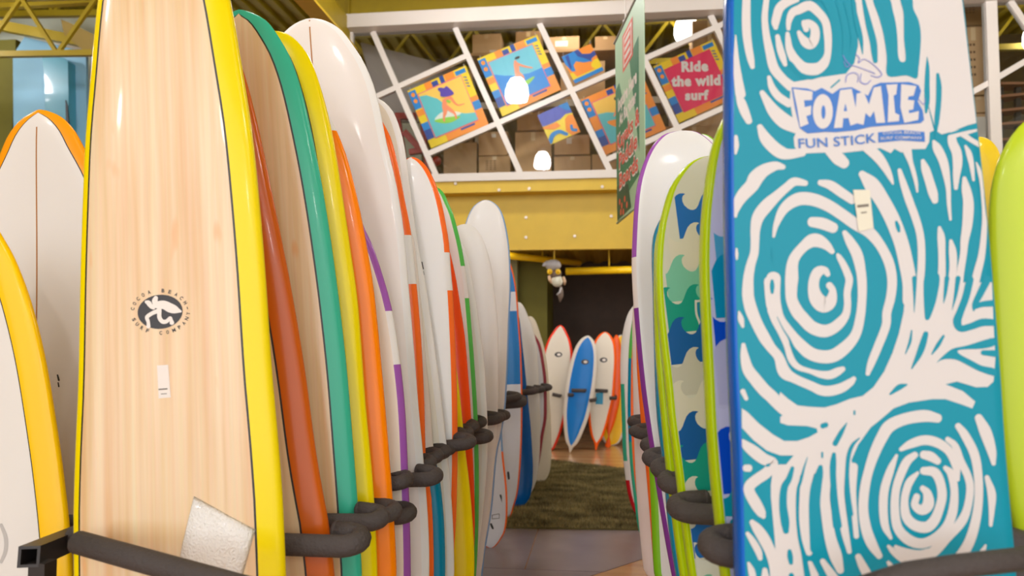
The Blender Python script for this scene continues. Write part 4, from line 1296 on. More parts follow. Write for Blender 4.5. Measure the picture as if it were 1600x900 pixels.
TP = [
    ('B', [(190, -20), (325, -20), (365, 100), (392, 220), (405, 350), (410, 480), (430, 540), (470, 540), (475, 480), (462, 350), (460, 200), (455, 100), (430, -20), (528, -20), (545, 80), (590, 180), (610, 300), (605, 450), (590, 600), (572, 692), (480, 665), (318, 668), (310, 500), (280, 300), (240, 150)]),
    ('H', [(474, -60), (474, 290), (500, 338), (530, 300), (582, 140), (602, -60)]),
    ('H', [(580, 712), (640, 650), (720, 590), (850, 560), (1090, 492), (1090, 560), (980, 590), (785, 600), (780, 635), (900, 700), (980, 740), (1090, 765), (1095, 830), (960, 790), (860, 740), (760, 690), (680, 680), (620, 690)]),
]
wh, te = Print(), Print()
for tl, p in WP:
    wh.add(fan(cv(tl, p), 0))
for tl, p in WS:
    wh.add(ribbon(cv(tl, p)))
for tl, p in TP:
    te.add(fan(cv(tl, p), 4))
for tl, p in TS:
    te.add(ribbon(cv(tl, p)))
on_board(R1, 'swirl_stroke', wh, FWHITE, 0.0006)
on_board(R1, 'swirl_line', te, FTEAL, 0.0011)
LOGOB = mat('logo_blue', (30, 106, 190), 0.35)
LINEB = mat('logo_line', (110, 120, 196), 0.35)
lb, lw, ll = Print(), Print(), Print()
lb.add(fan(cv('c1', [(388, 456), (470, 462), (510, 476), (545, 458), (600, 490), (640, 462), (700, 455), (745, 478), (785, 500), (812, 448), (850, 432), (1000, 428), (1050, 445), (1062, 475), (1045, 530), (1070, 575), (1078, 625), (1060, 642), (960, 650), (880, 655), (800, 662), (720, 680), (620, 690), (560, 688), (520, 692), (470, 696), (430, 668), (405, 560)])))
for p in ([(396, 464), (497, 478), (494, 522), (452, 524), (456, 560), (490, 552), (488, 598), (464, 606), (476, 646), (432, 664), (416, 560)],
          [(640, 472), (700, 464), (738, 640), (694, 656), (684, 616), (656, 618), (652, 666), (608, 668)],
          [(716, 640), (726, 490), (762, 480), (790, 545), (815, 458), (852, 450), (874, 640), (828, 642), (816, 580), (796, 612), (772, 590), (762, 652)],
          [(880, 444), (938, 440), (932, 492), (918, 500), (926, 590), (948, 600), (946, 632), (888, 638), (892, 500)],
          [(958, 440), (1036, 450), (1022, 500), (996, 504), (992, 522), (1026, 525), (1020, 572), (996, 576), (1000, 592), (1050, 580), (1046, 626), (974, 642), (954, 560)]):
    lw.add(fan(cv('c1', p)))
lw.add(fan(cv('c1', ell(550, 582, 52, 90, 24)), 0))
lb2 = Print()
lb2.add(fan(cv('c1', ell(553, 586, 11, 36, 14))))
lb2.add(fan(cv('c1', [(668, 540), (676, 580), (658, 582)])))
lb2.add(text2d('FUN STICK', cv('c1', [(425, 772)])[0], cv('c1', [(828, 742)])[0], 14.5, 0.012, arc=-1.5))
lb.add(fan(cv('c1', [(838, 690), (960, 678), (1080, 688), (1082, 740), (960, 732), (840, 744)])))
lw2 = Print()
lw2.add(text2d('COCOA BEACH', cv('c1', [(862, 702)])[0], cv('c1', [(1056, 702)])[0], 4.2, 0.01, arc=1.2))
lw2.add(text2d('SURF COMPANY', cv('c1', [(850, 730)])[0], cv('c1', [(1066, 728)])[0], 4.2, 0.01, arc=1.2))
for p in ([(655, 290, 4), (672, 320, 5), (690, 340, 5), (672, 350, 4), (660, 322, 4)], [(720, 282, 4), (740, 305, 5), (735, 330, 4), (765, 310, 4), (810, 335, 4), (856, 385, 5), (835, 404, 5), (800, 395, 4)],
          [(690, 340, 4), (730, 350, 4), (790, 372, 4), (820, 385, 5)], [(668, 430, 5), (676, 395, 5), (710, 380, 5), (735, 395, 4), (730, 430, 4)], [(750, 385, 4), (745, 425, 5), (775, 440, 5), (800, 420, 4)],
          [(1050, 520, 4), (1075, 545, 4), (1085, 515, 4)]):
    ll.add(ribbon(cv('c1', p)))
on_board(R1, 'logo_shadow', lb, LOGOB, 0.0016)
on_board(R1, 'logo_letter', lw, FWHITE, 0.0021)
on_board(R1, 'letter', lb2, LOGOB, 0.0026)
on_board(R1, 'letter', lw2, FWHITE, 0.0026)
on_board(R1, 'emblem_line', ll, LINEB, 0.0021)
TAG = mat('price_tag', (222, 216, 196), 0.5)
tg, ti = Print(), Print()
tg.add(fan([(1332, 297), (1358, 297), (1364, 357), (1341, 362)]))
ti.add(fan([(1338, 321), (1356, 319), (1356.5, 323), (1338.4, 325)])); ti.add(fan([(1344, 332), (1353, 331), (1353.2, 333), (1344.2, 334)]))
tagA = on_board(R1, 'price_tag', tg, TAG, 0.0030)
on_board(R1, 'tag_print', ti, mat('tag_ink', (110, 100, 90), 0.6), 0.0036)


# ------------------------------------------------------------------ wave prints (R2, R3)
UNIT = [(0, 0), (0.10, 0.04), (0.19, 0.16), (0.27, 0.32), (0.36, 0.48), (0.47, 0.585), (0.60, 0.635), (0.72, 0.625), (0.785, 0.59), (0.70, 0.545), (0.655, 0.45), (0.655, 0.33), (0.70, 0.20), (0.80, 0.08), (0.90, 0.015)]
def wave_print(B, rows, s_top, step, period, shift, flip=1):
    xe = B.wmax
    def clipx(poly, lim, sg):
        out = []
        for i in range(len(poly)):
            p, q = poly[i], poly[(i + 1) % len(poly)]
            fp, fq = lim - sg * p[1], lim - sg * q[1]
            if fp >= 0:
                out.append(p)
            if fp * fq < 0:
                t = fp / (fp - fq)
                out.append((p[0] + (q[0] - p[0]) * t, p[1] + (q[1] - p[1]) * t))
        return out
    for i, m in enumerate(rows):
        sb = s_top - i * step
        if sb - 1.7 * step < 0.12:
            break
        if sb + period * 0.64 > B.L - 0.03:
            continue
        lim = min(B.h(max(0.02, min(B.L - 0.03, sb + k))) for k in (-step, 0, period * 0.64)) - max(B.rail[0] * 1.02, B.r * 0.85)
        V, Fc = [], []
        n = int(2 * xe / period) + 3
        for c in range(n):
            x0 = -xe - period + (i * shift) % period + c * period
            poly = [(sb + w * period, (x0 + u * period) * flip) for u, w in UNIT] + [(sb, (x0 + period) * flip)]
            poly += [(sb - 0.9 * step, (x0 + period) * flip), (sb - 0.9 * step, x0 * flip)]
            poly = clipx(clipx(poly, lim, 1), lim, -1)
            if len(poly) < 3:
                continue
            tri = tessellate_polygon([[Vector((x, s, 0)) for s, x in poly]])
            k0 = len(V)
            V += [B.pt(s, x, 0.0005 + 0.00012 * i) for s, x in poly]
            Fc += [tuple(k0 + t for t in f) for f in tri]
        if V:
            obj('wave_band', V, Fc, m, B.root, merge=True)
W_ = lambda n, c: mat('wave_' + n, c, 0.3, 0.35)
pal = W_('pale', (222, 222, 212)); mi = W_('mint', (120, 192, 168)); tl_ = W_('teal', (0, 152, 134)); nv = W_('navy', (0, 88, 162)); bl = W_('blue', (20, 104, 186)); cr = W_('cream', (216, 210, 192)); gr = W_('grey', (196, 192, 178)); lm = W_('light_mint', (164, 214, 206))
s0 = R3.px(1075, 330)[0]
rows3 = [bl, cr, mi, tl_, nv, gr, cr, nv, tl_, cr, bl, pal, mi, tl_, cr, nv, gr, cr, bl, tl_, cr, nv]
wave_print(R3, [lm, pal] + rows3, s0 + 0.19, 0.094, 0.0875, 0.031)
bl2 = W_('royal', (0, 76, 204)); lv = W_('lavender', (198, 200, 230)); cy = W_('sky', (76, 166, 206)); cy2 = W_('aqua', (0, 146, 186)); lv2 = W_('lilac', (182, 184, 216)); aq = W_('sea', (0, 150, 172))
s0 = R2.px(1125, 240)[0]
wave_print(R2, [bl2, lv, cy, cy2, bl2, lv2, lv, bl2, aq, lv, bl2, cy, lv, bl2, aq, lv, cy, bl2, lv], s0 + 0.0, 0.105, 0.10, 0.04)
# white-outlined letter corner on the green wave board
lo = Print(); lo.add(ribbon([(1087, 470, 3.4), (1088, 490, 3.4), (1094, 508, 3.4), (1097, 530, 3.4)])); lo.add(ribbon([(1087, 471, 3.4), (1099, 469, 3.4)]))
on_board(R3, 'logo_corner', lo, FWHITE, 0.0012)
lo = Print(); lo.add(ribbon([(1090.5, 475, 1.6), (1092, 488, 1.6), (1097, 505, 1.6)])); lo.add(ribbon([(1090.5, 475, 1.6), (1099, 473.5, 1.6)]))
on_board(R3, 'logo_line', lo, LOGOB, 0.0018)

# ------------------------------------------------------------------ emblem and tag of the big bamboo board
EMB = mat('emblem_black', (38, 28, 26), 0.35)
EMW = mat('emblem_white', (232, 222, 214), 0.4)
k9 = 9.0
def e9(pts):
    return [(195 + p[0] / k9, 440 + p[1] / k9) + ((p[2] / k9,) if len(p) > 2 else ()) for p in pts]
eb, ew = Print(), Print()
eb.add(fan(e9(ell(497, 425, 318, 240, 40, -0.10))))
for p in ([(300, 285, 40), (335, 300, 70), (375, 350, 60), (410, 375, 40)], [(440, 230, 60), (425, 270, 80), (430, 310, 70)],
          [(410, 340, 60), (480, 330, 110), (560, 330, 120), (640, 370, 130), (710, 395, 110), (790, 420, 30)],
          [(470, 410, 60), (380, 450, 55), (315, 500, 55), (330, 560, 50), (335, 600, 50), (335, 630, 60)],
          [(490, 400, 60), (490, 500, 60), (530, 560, 60), (590, 560, 55), (640, 510, 45), (655, 540, 45), (665, 580, 65)]):
    ew.add(ribbon(e9(p)))
on_board(L1, 'emblem_disc', eb, EMB, 0.0008)
on_board(L1, 'emblem_figure', ew, EMW, 0.0014)
et = Print()
def ring_text(s, a0, a1, rx, ry, inward):
    for i, ch in enumerate(s):
        if ch == ' ':
            continue
        a = a0 + (a1 - a0) * i / (len(s) - 1)
        c = np.array([497 + rx * math.cos(a), 425 - ry * math.sin(a)])
        t = np.array([-rx * math.sin(a), -ry * math.cos(a)]) * (1 if inward else -1)
        t = t / np.linalg.norm(t)
        up = np.array([t[1], -t[0]])
        if ch == '-':
            et.add(fan(e9([tuple(c + t * q[0] * 16 + up * q[1] * 6) for q in ((-1, -1), (1, -1), (1, 1), (-1, 1))])))
            continue
        V, Fc = text_mesh(ch, 0.025)
        w = 46 if ch in 'MN' else 38
        et.add((e9([tuple(c + t * (x - 0.5) * w + up * (y - 0.5) * 50) for x, y in V]), Fc))
ring_text('COCOA BEACH', PI * 0.955, PI * 0.14, 392, 300, False)
ring_text('SURF COMPANY', PI * 1.12, PI * 1.975, 396, 296, True)
ring_text('--', PI * 0.06, PI * 0.061, 390, 290, False)
on_board(L1, 'letter', et, EMB, 0.0010)
tg, ti = Print(), Print()
tg.add(fan([(245.5, 571), (263, 570), (267, 621), (248, 622.5)]))
ti.add(fan([(248, 607.5), (262, 606.5), (262, 608.5), (248, 609.5)])); ti.add(fan([(252, 615), (261, 614.4), (261, 615.6), (252, 616.2)]))
on_board(L1, 'price_tag', tg, mat('tag_white', (232, 222, 214), 0.5), 0.0010)
on_board(L1, 'tag_print', ti, mat('tag_ink', (110, 100, 90), 0.6), 0.0016)
# small emblem on the far boards, fin boxes and fins near the tails
for B, c, rx, ry in ((B1, (872.5, 554), 6, 4), (B2, (914, 565.5), 6, 4.2), (B3, (943, 562.5), 6, 4)):
    a, w_ = Print(), Print()
    a.add(fan(ell(c[0], c[1], rx, ry, 18))); w_.add(fan(ell(c[0] + 0.8, c[1], rx * 0.5, ry * 0.5, 12)))
    on_board(B, 'emblem_disc', a, EMB, 0.001); on_board(B, 'emblem_figure', w_, EMW, 0.002)
pc = Print(); pc.add(fan([(931, 614), (942.6, 613), (942, 632), (930.5, 631.5)]))
on_board(B3, 'price_card', pc, CYN, 0.002)
for B, pts in ((LYb, [((727, 868), (731.5, 888))]), (L14b, [((782, 774), (786, 786)), ((767, 819), (770, 826))]), (L15, [((794, 738), (795, 748))]), (L16, [((825, 729), (827, 738))]), (L17, [((838, 705), (841, 713))]), (L19, [((856, 706), (858, 713))])):
    for a, c in pts:
        q = Print(); q.add(ribbon([(a[0], a[1], 3), ((a[0] + c[0]) / 2, (a[1] + c[1]) / 2, 3.4), (c[0], c[1], 3)]))
        on_board(B, 'fin_plug', q, BLK, 0.001)
q = Print()
for p in ([(769, 805), (780, 803)], [(769, 811), (780, 810)], [(769, 805), (769, 811)], [(780, 803), (780, 810)]):
    q.add(ribbon([(p[0][0], p[0][1], 0.8), (p[1][0], p[1][1], 0.8)]))
on_board(L14b, 'fin_note', q, BLK, 0.001)
q = Print(); q.add(ribbon([(659, 410, 2.4), (661, 420, 2.4)])); q.add(ribbon([(661, 424, 2), (662, 429, 2)]))
on_board(L10, 'small_logo', q, EMB, 0.001)
q = Print(); q.add(ribbon([(90, 586, 2.4), (92, 594, 3)])); q.add(ribbon([(91, 598, 2), (92, 604, 2.4)]))
on_board(L0b, 'small_logo', q, EMB, 0.001)
q = Print(); q.add(ribbon([(2, 820, 5), (9, 840, 6), (9, 860, 6), (2, 878, 5)]))
on_board(L0a, 'leash_plug_ring', q, mat('grey_print', (190, 186, 182), 0.5), 0.001)

# fin pouch of bubble film taped to the big bamboo board
BUB = mat('bubble_film', (240, 234, 228), 0.25, 0.3, bump=(160, 0.8))
pp = [(303, 775), (398, 828), (372, 925), (272, 925), (285, 850)]
sx = [L1.px(*p) for p in pp]
n = len(sx)
vv = [L1.pt(s, x, 0.001) for s, x in sx]
inner = []
cs = (sum(s for s, x in sx) / n, sum(x for s, x in sx) / n)
for kf, lf in ((0.93, 0.012), (0.6, 0.020), (0.0, 0.022)):
    inner += [L1.pt(cs[0] + (s - cs[0]) * kf, cs[1] + (x - cs[1]) * kf, lf) for s, x in sx]
vv += inner
ff = []
for r_ in range(3):
    for i in range(n):
        ff.append((r_ * n + i, r_ * n + (i + 1) % n, (r_ + 1) * n + (i + 1) % n, (r_ + 1) * n + i))
ff.append(tuple(range(n - 1, -1, -1)))
mwp = L1.root.matrix_world
fp = thing('fin_pouch', 'translucent white bubble-film pouch taped low on the big bamboo longboard', 'pouch', mw=mwp.copy())
obj('film', vv, ff, BUB, fp, True, merge=True)
# ------------------------------------------------------------------ board racks with padded hooks
FOAMB = mat('foam_grey', (72, 64, 62), 0.75, bump=(90, 0.5))
STEEL = mat('rack_black', (44, 38, 36), 0.45)
def jhook(rack, name, tip, Y, side, arm, r, ret=0.055, dz=0.0):
    """padded arm from the rack's spine to a bend at the aisle end; returns behind"""
    t = at_y(tip[0], tip[1], Y)
    t = t - Vector((side * r, 0, 0))
    rb_ = r + 0.006
    p = [t + Vector((-side * (arm + rb_), 0, dz)), t + Vector((-side * (arm * 0.5), 0, dz / 2)), t + Vector((-side * rb_, 0, 0))]
    for i in range(1, 9):
        a = PI * i / 8
        p.append(t + Vector((-side * rb_ + side * rb_ * math.sin(a), rb_ - rb_ * math.cos(a), 0.0022 * i)))
    p.append(t + Vector((-side * (rb_ + 0.05), 2 * rb_, 0.023)))
    loc = rack.location
    o = MB().tube([q - loc for q in p], [r] * (len(p) - 1) + [r * 0.97], 14).build(name, FOAMB, rack, True)
    e = p[-1] - loc
    MB().ball(e, (r * 0.5, r * 0.96, r * 0.96), 12, 8).build('end_cap', FOAMB, o, True)
    return t

lr = thing('board_rack', 'long black steel rack with padded grey hooks holding the left row of boards', 'rack', (-1.62, 2.0, 0))
spx = -1.62
hooksL = [((573, 855), 2.235, 0.033), ((604, 818), 2.455, 0.030), ((624, 807), 2.70, 0.029), ((648, 809), 2.86, 0.029), ((643, 756), 2.88, 0.028), ((690, 750), 3.12, 0.030),
          ((680, 729), 3.26, 0.028), ((691, 718), 3.35, 0.028), ((703, 711), 3.44, 0.027), ((711, 706), 3.53, 0.026), ((743, 695), 3.57, 0.029), ((728, 683), 3.75, 0.028), ((739, 681), 3.80, 0.028),
          ((770, 686), 4.06, 0.029), ((748, 670), 3.92, 0.028), ((760, 663), 4.20, 0.027), ((786, 657), 4.52, 0.028), ((790, 655), 4.86, 0.027), ((797, 652), 5.03, 0.027),
          ((815, 622), 5.85, 0.028), ((823, 631), 5.95, 0.034), ((823, 626), 6.75, 0.03), ((842, 612), 7.2, 0.03), ((852, 610), 7.75, 0.03), ((863, 607), 8.1, 0.03)]
for tip, Y, r in hooksL:
    t = at_y(tip[0], tip[1], Y)
    jhook(lr, 'hook', tip, Y, 1, abs(spx - t.x) - 0.05, r, dz=1.02 - t.z)
L0 = lr.location
sq = 0.038
def hollow(rack, p, q, w, name):          # square steel tube with an open end
    p, q = p - rack.location, q - rack.location
    d = (q - p).normalized(); x = d.cross(Vector((0, 0, 1))).normalized(); u = x.cross(d)
    v = []
    for c, k in ((p, 1), (p, 0.72), (p + d * 0.12, 0.72), (q, 1)):
        for a, b_ in ((-1, -1), (1, -1), (1, 1), (-1, 1)):
            v.append(c + x * a * w / 2 * k + u * b_ * w / 2 * k)
    f = []
    for i in range(4):
        j = (i + 1) % 4
        f += [(i, j, 4 + j, 4 + i), (4 + i, 4 + j, 8 + j, 8 + i), (j, i, 12 + i, 12 + j)]
    f += [(8, 9, 10, 11), (15, 14, 13, 12)]
    return obj(name, v, f, STEEL, rack)
sp0 = at_y(45, 870, 2.02)
sp1 = at_y(136, 832, 2.42)
hollow(lr, sp0, sp1, 0.058, 'front_arm')
hollow(lr, Vector((spx, 2.3, 1.02)), Vector((spx, 9.0, 1.02)), 0.05, 'spine')
for y in (2.36, 4.6, 6.8, 8.9):
    MB().bar(Vector((spx, y, 0)) - L0, Vector((spx, y, 1.0)) - L0, 0.05, 0.05, (0, 1, 0)).build('post', STEEL, lr)
    MB().box((-0.25, y - 2.0 - 0.03, 0), (0.2, y - 2.0 + 0.03, 0.04)).build('foot', STEEL, lr)
MB().bar(sp0 - L0 + Vector((0.02, 0.03, -0.02)), Vector((sp0.x + 0.02, sp0.y + 0.03, 0)) - L0, 0.05, 0.05, (0, 1, 0)).build('post', STEEL, lr)
pa_, pb_ = at_y(128, 849, 1.93), at_y(340, 908, 1.80)
pc_ = pa_ + (pb_ - pa_) * 1.55
r_ = 0.030
bend = [pa_ - Vector((0.02, -0.01, 0)), pa_ + (pb_ - pa_) * 0.5, pb_, pc_]
MB().tube([q - L0 for q in bend], r_, 14).build('front_bar', FOAMB, lr, True)
MB().ball(pc_ - L0, r_ * 0.99, 12, 8).build('end_cap', FOAMB, lr, True)
MB().bar(at_y(138, 884, 2.3) - L0, at_y(131, 905, 2.3) - L0, 0.02, 0.02, (0, 1, 0)).build('brace', STEEL, lr)
c0, c1 = at_y(108, 817, 2.62), at_y(150, 817, 2.62)
MB().tube([c0 - L0, c1 - L0], 0.030, 12).build('pad', FOAMB, lr, True)

rr = thing('board_rack', 'long black steel rack with padded grey hooks holding the right row of boards', 'rack', (1.15, 1.5, 0))
spx = 1.15
hooksR = [((1092, 864), 1.80, 0.031), ((1042, 801), 2.235, 0.030), ((1083, 806), 2.26, 0.026), ((1027, 760), 2.50, 0.029), ((1016, 738), 2.70, 0.028), ((1003, 721), 3.10, 0.030), ((1000, 700), 3.5, 0.028),
          ((985, 678), 3.98, 0.030), ((982, 677), 4.5, 0.027), ((980, 662), 4.6, 0.030)]
for tip, Y, r in hooksR:
    t = at_y(tip[0], tip[1], Y)
    jhook(rr, 'hook', tip, Y, -1, abs(spx - t.x) - 0.05, r, dz=1.12 - t.z)
R0_ = rr.location
hollow(rr, Vector((spx, 1.5, 1.12)), Vector((spx, 7.0, 1.12)), 0.05, 'spine')
for y in (1.55, 3.4, 5.2, 6.9):
    MB().bar(Vector((spx, y, 0)) - R0_, Vector((spx, y, 1.1)) - R0_, 0.05, 0.05, (0, 1, 0)).build('post', STEEL, rr)
    MB().box((-0.2, y - 1.5 - 0.03, 0), (0.25, y - 1.5 + 0.03, 0.04)).build('foot', STEEL, rr)
q = [at_y(1330, 925, 1.54), at_y(1420, 896, 1.55), at_y(1500, 884, 1.56), at_y(1610, 872, 1.58)]
MB().tube([a - R0_ for a in q], 0.022, 14).build('front_bar', FOAMB, rr, True)
q = [at_y(1556, 842, 1.80), at_y(1580, 850, 1.82), at_y(1625, 862, 1.84)]
MB().tube([a - R0_ for a in q], 0.036, 14).build('side_pad', FOAMB, rr, True)

# rack of the far row: short padded pegs on two uprights
br = thing('board_rack', 'low black rack with short pegs holding the boards below the dark back wall', 'rack', (at_y(915, 600, 11.9).x, 12.2, 0))
for px in (858, 905, 955, 1000):
    x = at_y(px, 610, 12.2).x - br.location.x
    MB().box((x - 0.03, 0, 0), (x + 0.03, 0.06, 1.05)).build('post', STEEL, br)
MB().box((-0.9, 0, 0.72), (1.0, 0.06, 0.78)).build('rail', STEEL, br)
for a, c, Y in (((863, 616), (876, 619), 10.8), ((887, 617), (896, 617), 10.75), ((893, 610), (915, 610.5), 10.62), ((921, 626), (931, 625), 10.62), ((930, 610), (949, 611), 10.9), ((952, 622), (963, 622), 10.9)):
    p, q = at_y(a[0], a[1], Y) - br.location, at_y(c[0], c[1], Y) - br.location
    pg = MB().tube([p, q], 0.026, 10).build('peg', FOAMB, br, True)
    MB().tube([q, Vector((q.x, 0.0, q.z))], 0.012, 8).build('peg_stem', STEEL, pg, True)

# ------------------------------------------------------------------ green shag rug
c = [at_z(700, 827, 0), at_z(1035, 829, 0), at_z(1010, 739, 0), at_z(858, 722, 0)]
c[0] = Vector((-1.9, c[0].y, 0)); c[3] = at_z(800, 714, 0); c[1] = Vector((0.9, c[1].y, 0)); c[2] = at_z(1020, 741, 0)
RUGM = mat('rug_green', (106, 96, 52), 0.95, vary=0.3)
PILE = bpy.data.materials.new('rug_pile'); PILE.use_nodes = True
nt = PILE.node_tree; bs = nt.nodes['Principled BSDF']; bs.inputs['Roughness'].default_value = 0.9
tc = nt.nodes.new('ShaderNodeTexCoord'); nz = nt.nodes.new('ShaderNodeTexNoise'); nz.inputs['Scale'].default_value = 3.4; nz.inputs['Detail'].default_value = 6
mp = nt.nodes.new('ShaderNodeMapping'); mp.inputs['Scale'].default_value = (1.0, 2.2, 1)
rp = nt.nodes.new('ShaderNodeValToRGB'); rp.color_ramp.elements[0].position = 0.36; rp.color_ramp.elements[1].position = 0.66
rp.color_ramp.elements[0].color = rgb(92, 82, 48); rp.color_ramp.elements[1].color = rgb(170, 154, 104)
nt.links.new(tc.outputs['Object'], mp.inputs['Vector']); nt.links.new(mp.outputs['Vector'], nz.inputs['Vector']); nt.links.new(nz.outputs['Fac'], rp.inputs['Fac']); nt.links.new(rp.outputs['Color'], bs.inputs['Base Color'])
rug = thing('shag_rug', 'dark olive green shag rug across the aisle floor', 'rug', c[0])
rug.location.z = 0.005
o = c[0]
q = [a - o for a in c]
obj('backing', q + [a + Vector((0, 0, 0.012)) for a in q], [(3, 2, 1, 0), (4, 5, 6, 7), (0, 1, 5, 4), (1, 2, 6, 5), (2, 3, 7, 6), (3, 0, 4, 7)], RUGM, rug)
v, f = [], []
rnd = random.Random(3)
for i in range(42000):
    a, b_ = rnd.random(), rnd.random()
    p = (q[0] * (1 - a) + q[1] * a) * (1 - b_) + (q[3] * (1 - a) + q[2] * a) * b_
    ang = rnd.uniform(0, 2 * PI); h = rnd.uniform(0.022, 0.042); w = 0.005
    d = Vector((math.cos(ang), math.sin(ang), 0)); t_ = Vector((-d.y, d.x, 0)) * w
    base = p + Vector((0, 0, 0.010)); lean = Vector((rnd.gauss(0, 0.014), rnd.gauss(0.006, 0.014), 0))
    n = len(v)
    v += [base - t_, base + t_, base + lean + Vector((0, 0, h))]
    f.append((n, n + 1, n + 2))
pile = obj('pile', v, f, PILE, rug)
pile['kind'] = 'stuff'

# ------------------------------------------------------------------ posters hung in the slanted window
PC = lambda n, c: mat('print_' + n, c, 0.45)
pY, pO, pB, pN, pPk, pT = PC('yellow', (250, 214, 10)), PC('orange', (255, 150, 40)), PC('blue', (0, 134, 214)), PC('navy', (28, 70, 160)), PC('pink', (238, 104, 136)), PC('teal', (96, 196, 204))
pSky, pSkin, pHair, pLime, pWht, pMag, pInd = PC('sky_yellow', (252, 206, 92)), PC('skin', (250, 146, 104)), PC('hair_violet', (84, 62, 178)), PC('lime', (150, 210, 70)), PC('white', (232, 232, 224)), PC('magenta', (236, 24, 92)), PC('indigo', (78, 90, 190))
pBlk = PC('black', (40, 36, 40)); pAqua = PC('aqua', (110, 196, 214))
YPOS = WY + 0.07
class Poster:
    def __init__(s, label, cs, y=YPOS):
        w = [at_y(a, c_, y) for a, c_ in cs]
        s.o = sum(w, Vector()) / 4
        s.c = [a - s.o for a in w]                       # TL TR BR BL
        s.t = thing('poster', label, 'poster', s.o, 'square posters in the loft window')
        n = Vector((0, 0.014, 0))
        v = [a for a in s.c] + [a + n for a in s.c]
        obj('board', v, [(0, 1, 2, 3), (7, 6, 5, 4), (0, 4, 5, 1), (1, 5, 6, 2), (2, 6, 7, 3), (3, 7, 4, 0)], s.base, s.t)
        # cords up to the window frame hold the panel
        for k in (0, 1):
            a = s.c[k] * 0.92
            MB().tube([a + Vector((0, 0.008, 0)), a + Vector((0, -0.04, 0.05))], 0.004, 6).build('hanger', FRAME, s.t)
        s.lv = 0
    base = pY
    def at(s, u, v, lift=0.0):
        p = (s.c[0] * (1 - u) + s.c[1] * u) * (1 - v) + (s.c[3] * (1 - u) + s.c[2] * u) * v
        return p + Vector((0, -lift, 0))
    def put(s, name, m, vf, lvl):
        P2, Fc = vf
        return obj(name, [s.at(min(1, max(0, p[0])), min(1, max(0, p[1])), 0.0022 * lvl) for p in P2], Fc, m, s.t)
    def shapes(s, name, m, lst, lvl):
        for i, a in enumerate(lst):
            s.put(name, m, a, lvl + i * 0.12)
def rc(u0, v0, u1, v1):
    return fan([(u0, v0), (u1, v0), (u1, v1), (u0, v1)])
def border(p):
    p.shapes('border_orange', pO, [rc(0.28, 0, 0.40, 0.12), rc(0.62, 0, 0.78, 0.12), rc(0, 0.36, 0.12, 0.46), rc(0.88, 0.5, 1, 0.58), rc(0.88, 0.72, 1, 1), rc(0.3, 0.88, 1, 1)], 1)
    p.shapes('border_blue', pB, [rc(0, 0.03, 0.12, 0.34), rc(0.80, 0.03, 0.97, 0.10), rc(0.88, 0.58, 1, 0.74), rc(0, 0.58, 0.12, 0.70)], 1)
    p.shapes('border_navy', pN, [rc(0.40, 0.03, 0.50, 0.12), rc(0.54, 0, 0.61, 0.12), rc(0, 0.70, 0.12, 0.86), rc(0.56, 0.895, 0.80, 0.925)], 2)
    p.shapes('border_marks', pN, [ribbon([(0.90, 0.16 + 0.05 * i, 0.012), (0.94, 0.18 + 0.05 * i, 0.02)]) for i in range(4)], 2)
    p.shapes('border_dots', pO, [fan(ell(0.06, 0.10 + 0.11 * i, 0.032, 0.035, 12)) for i in range(2)], 3)
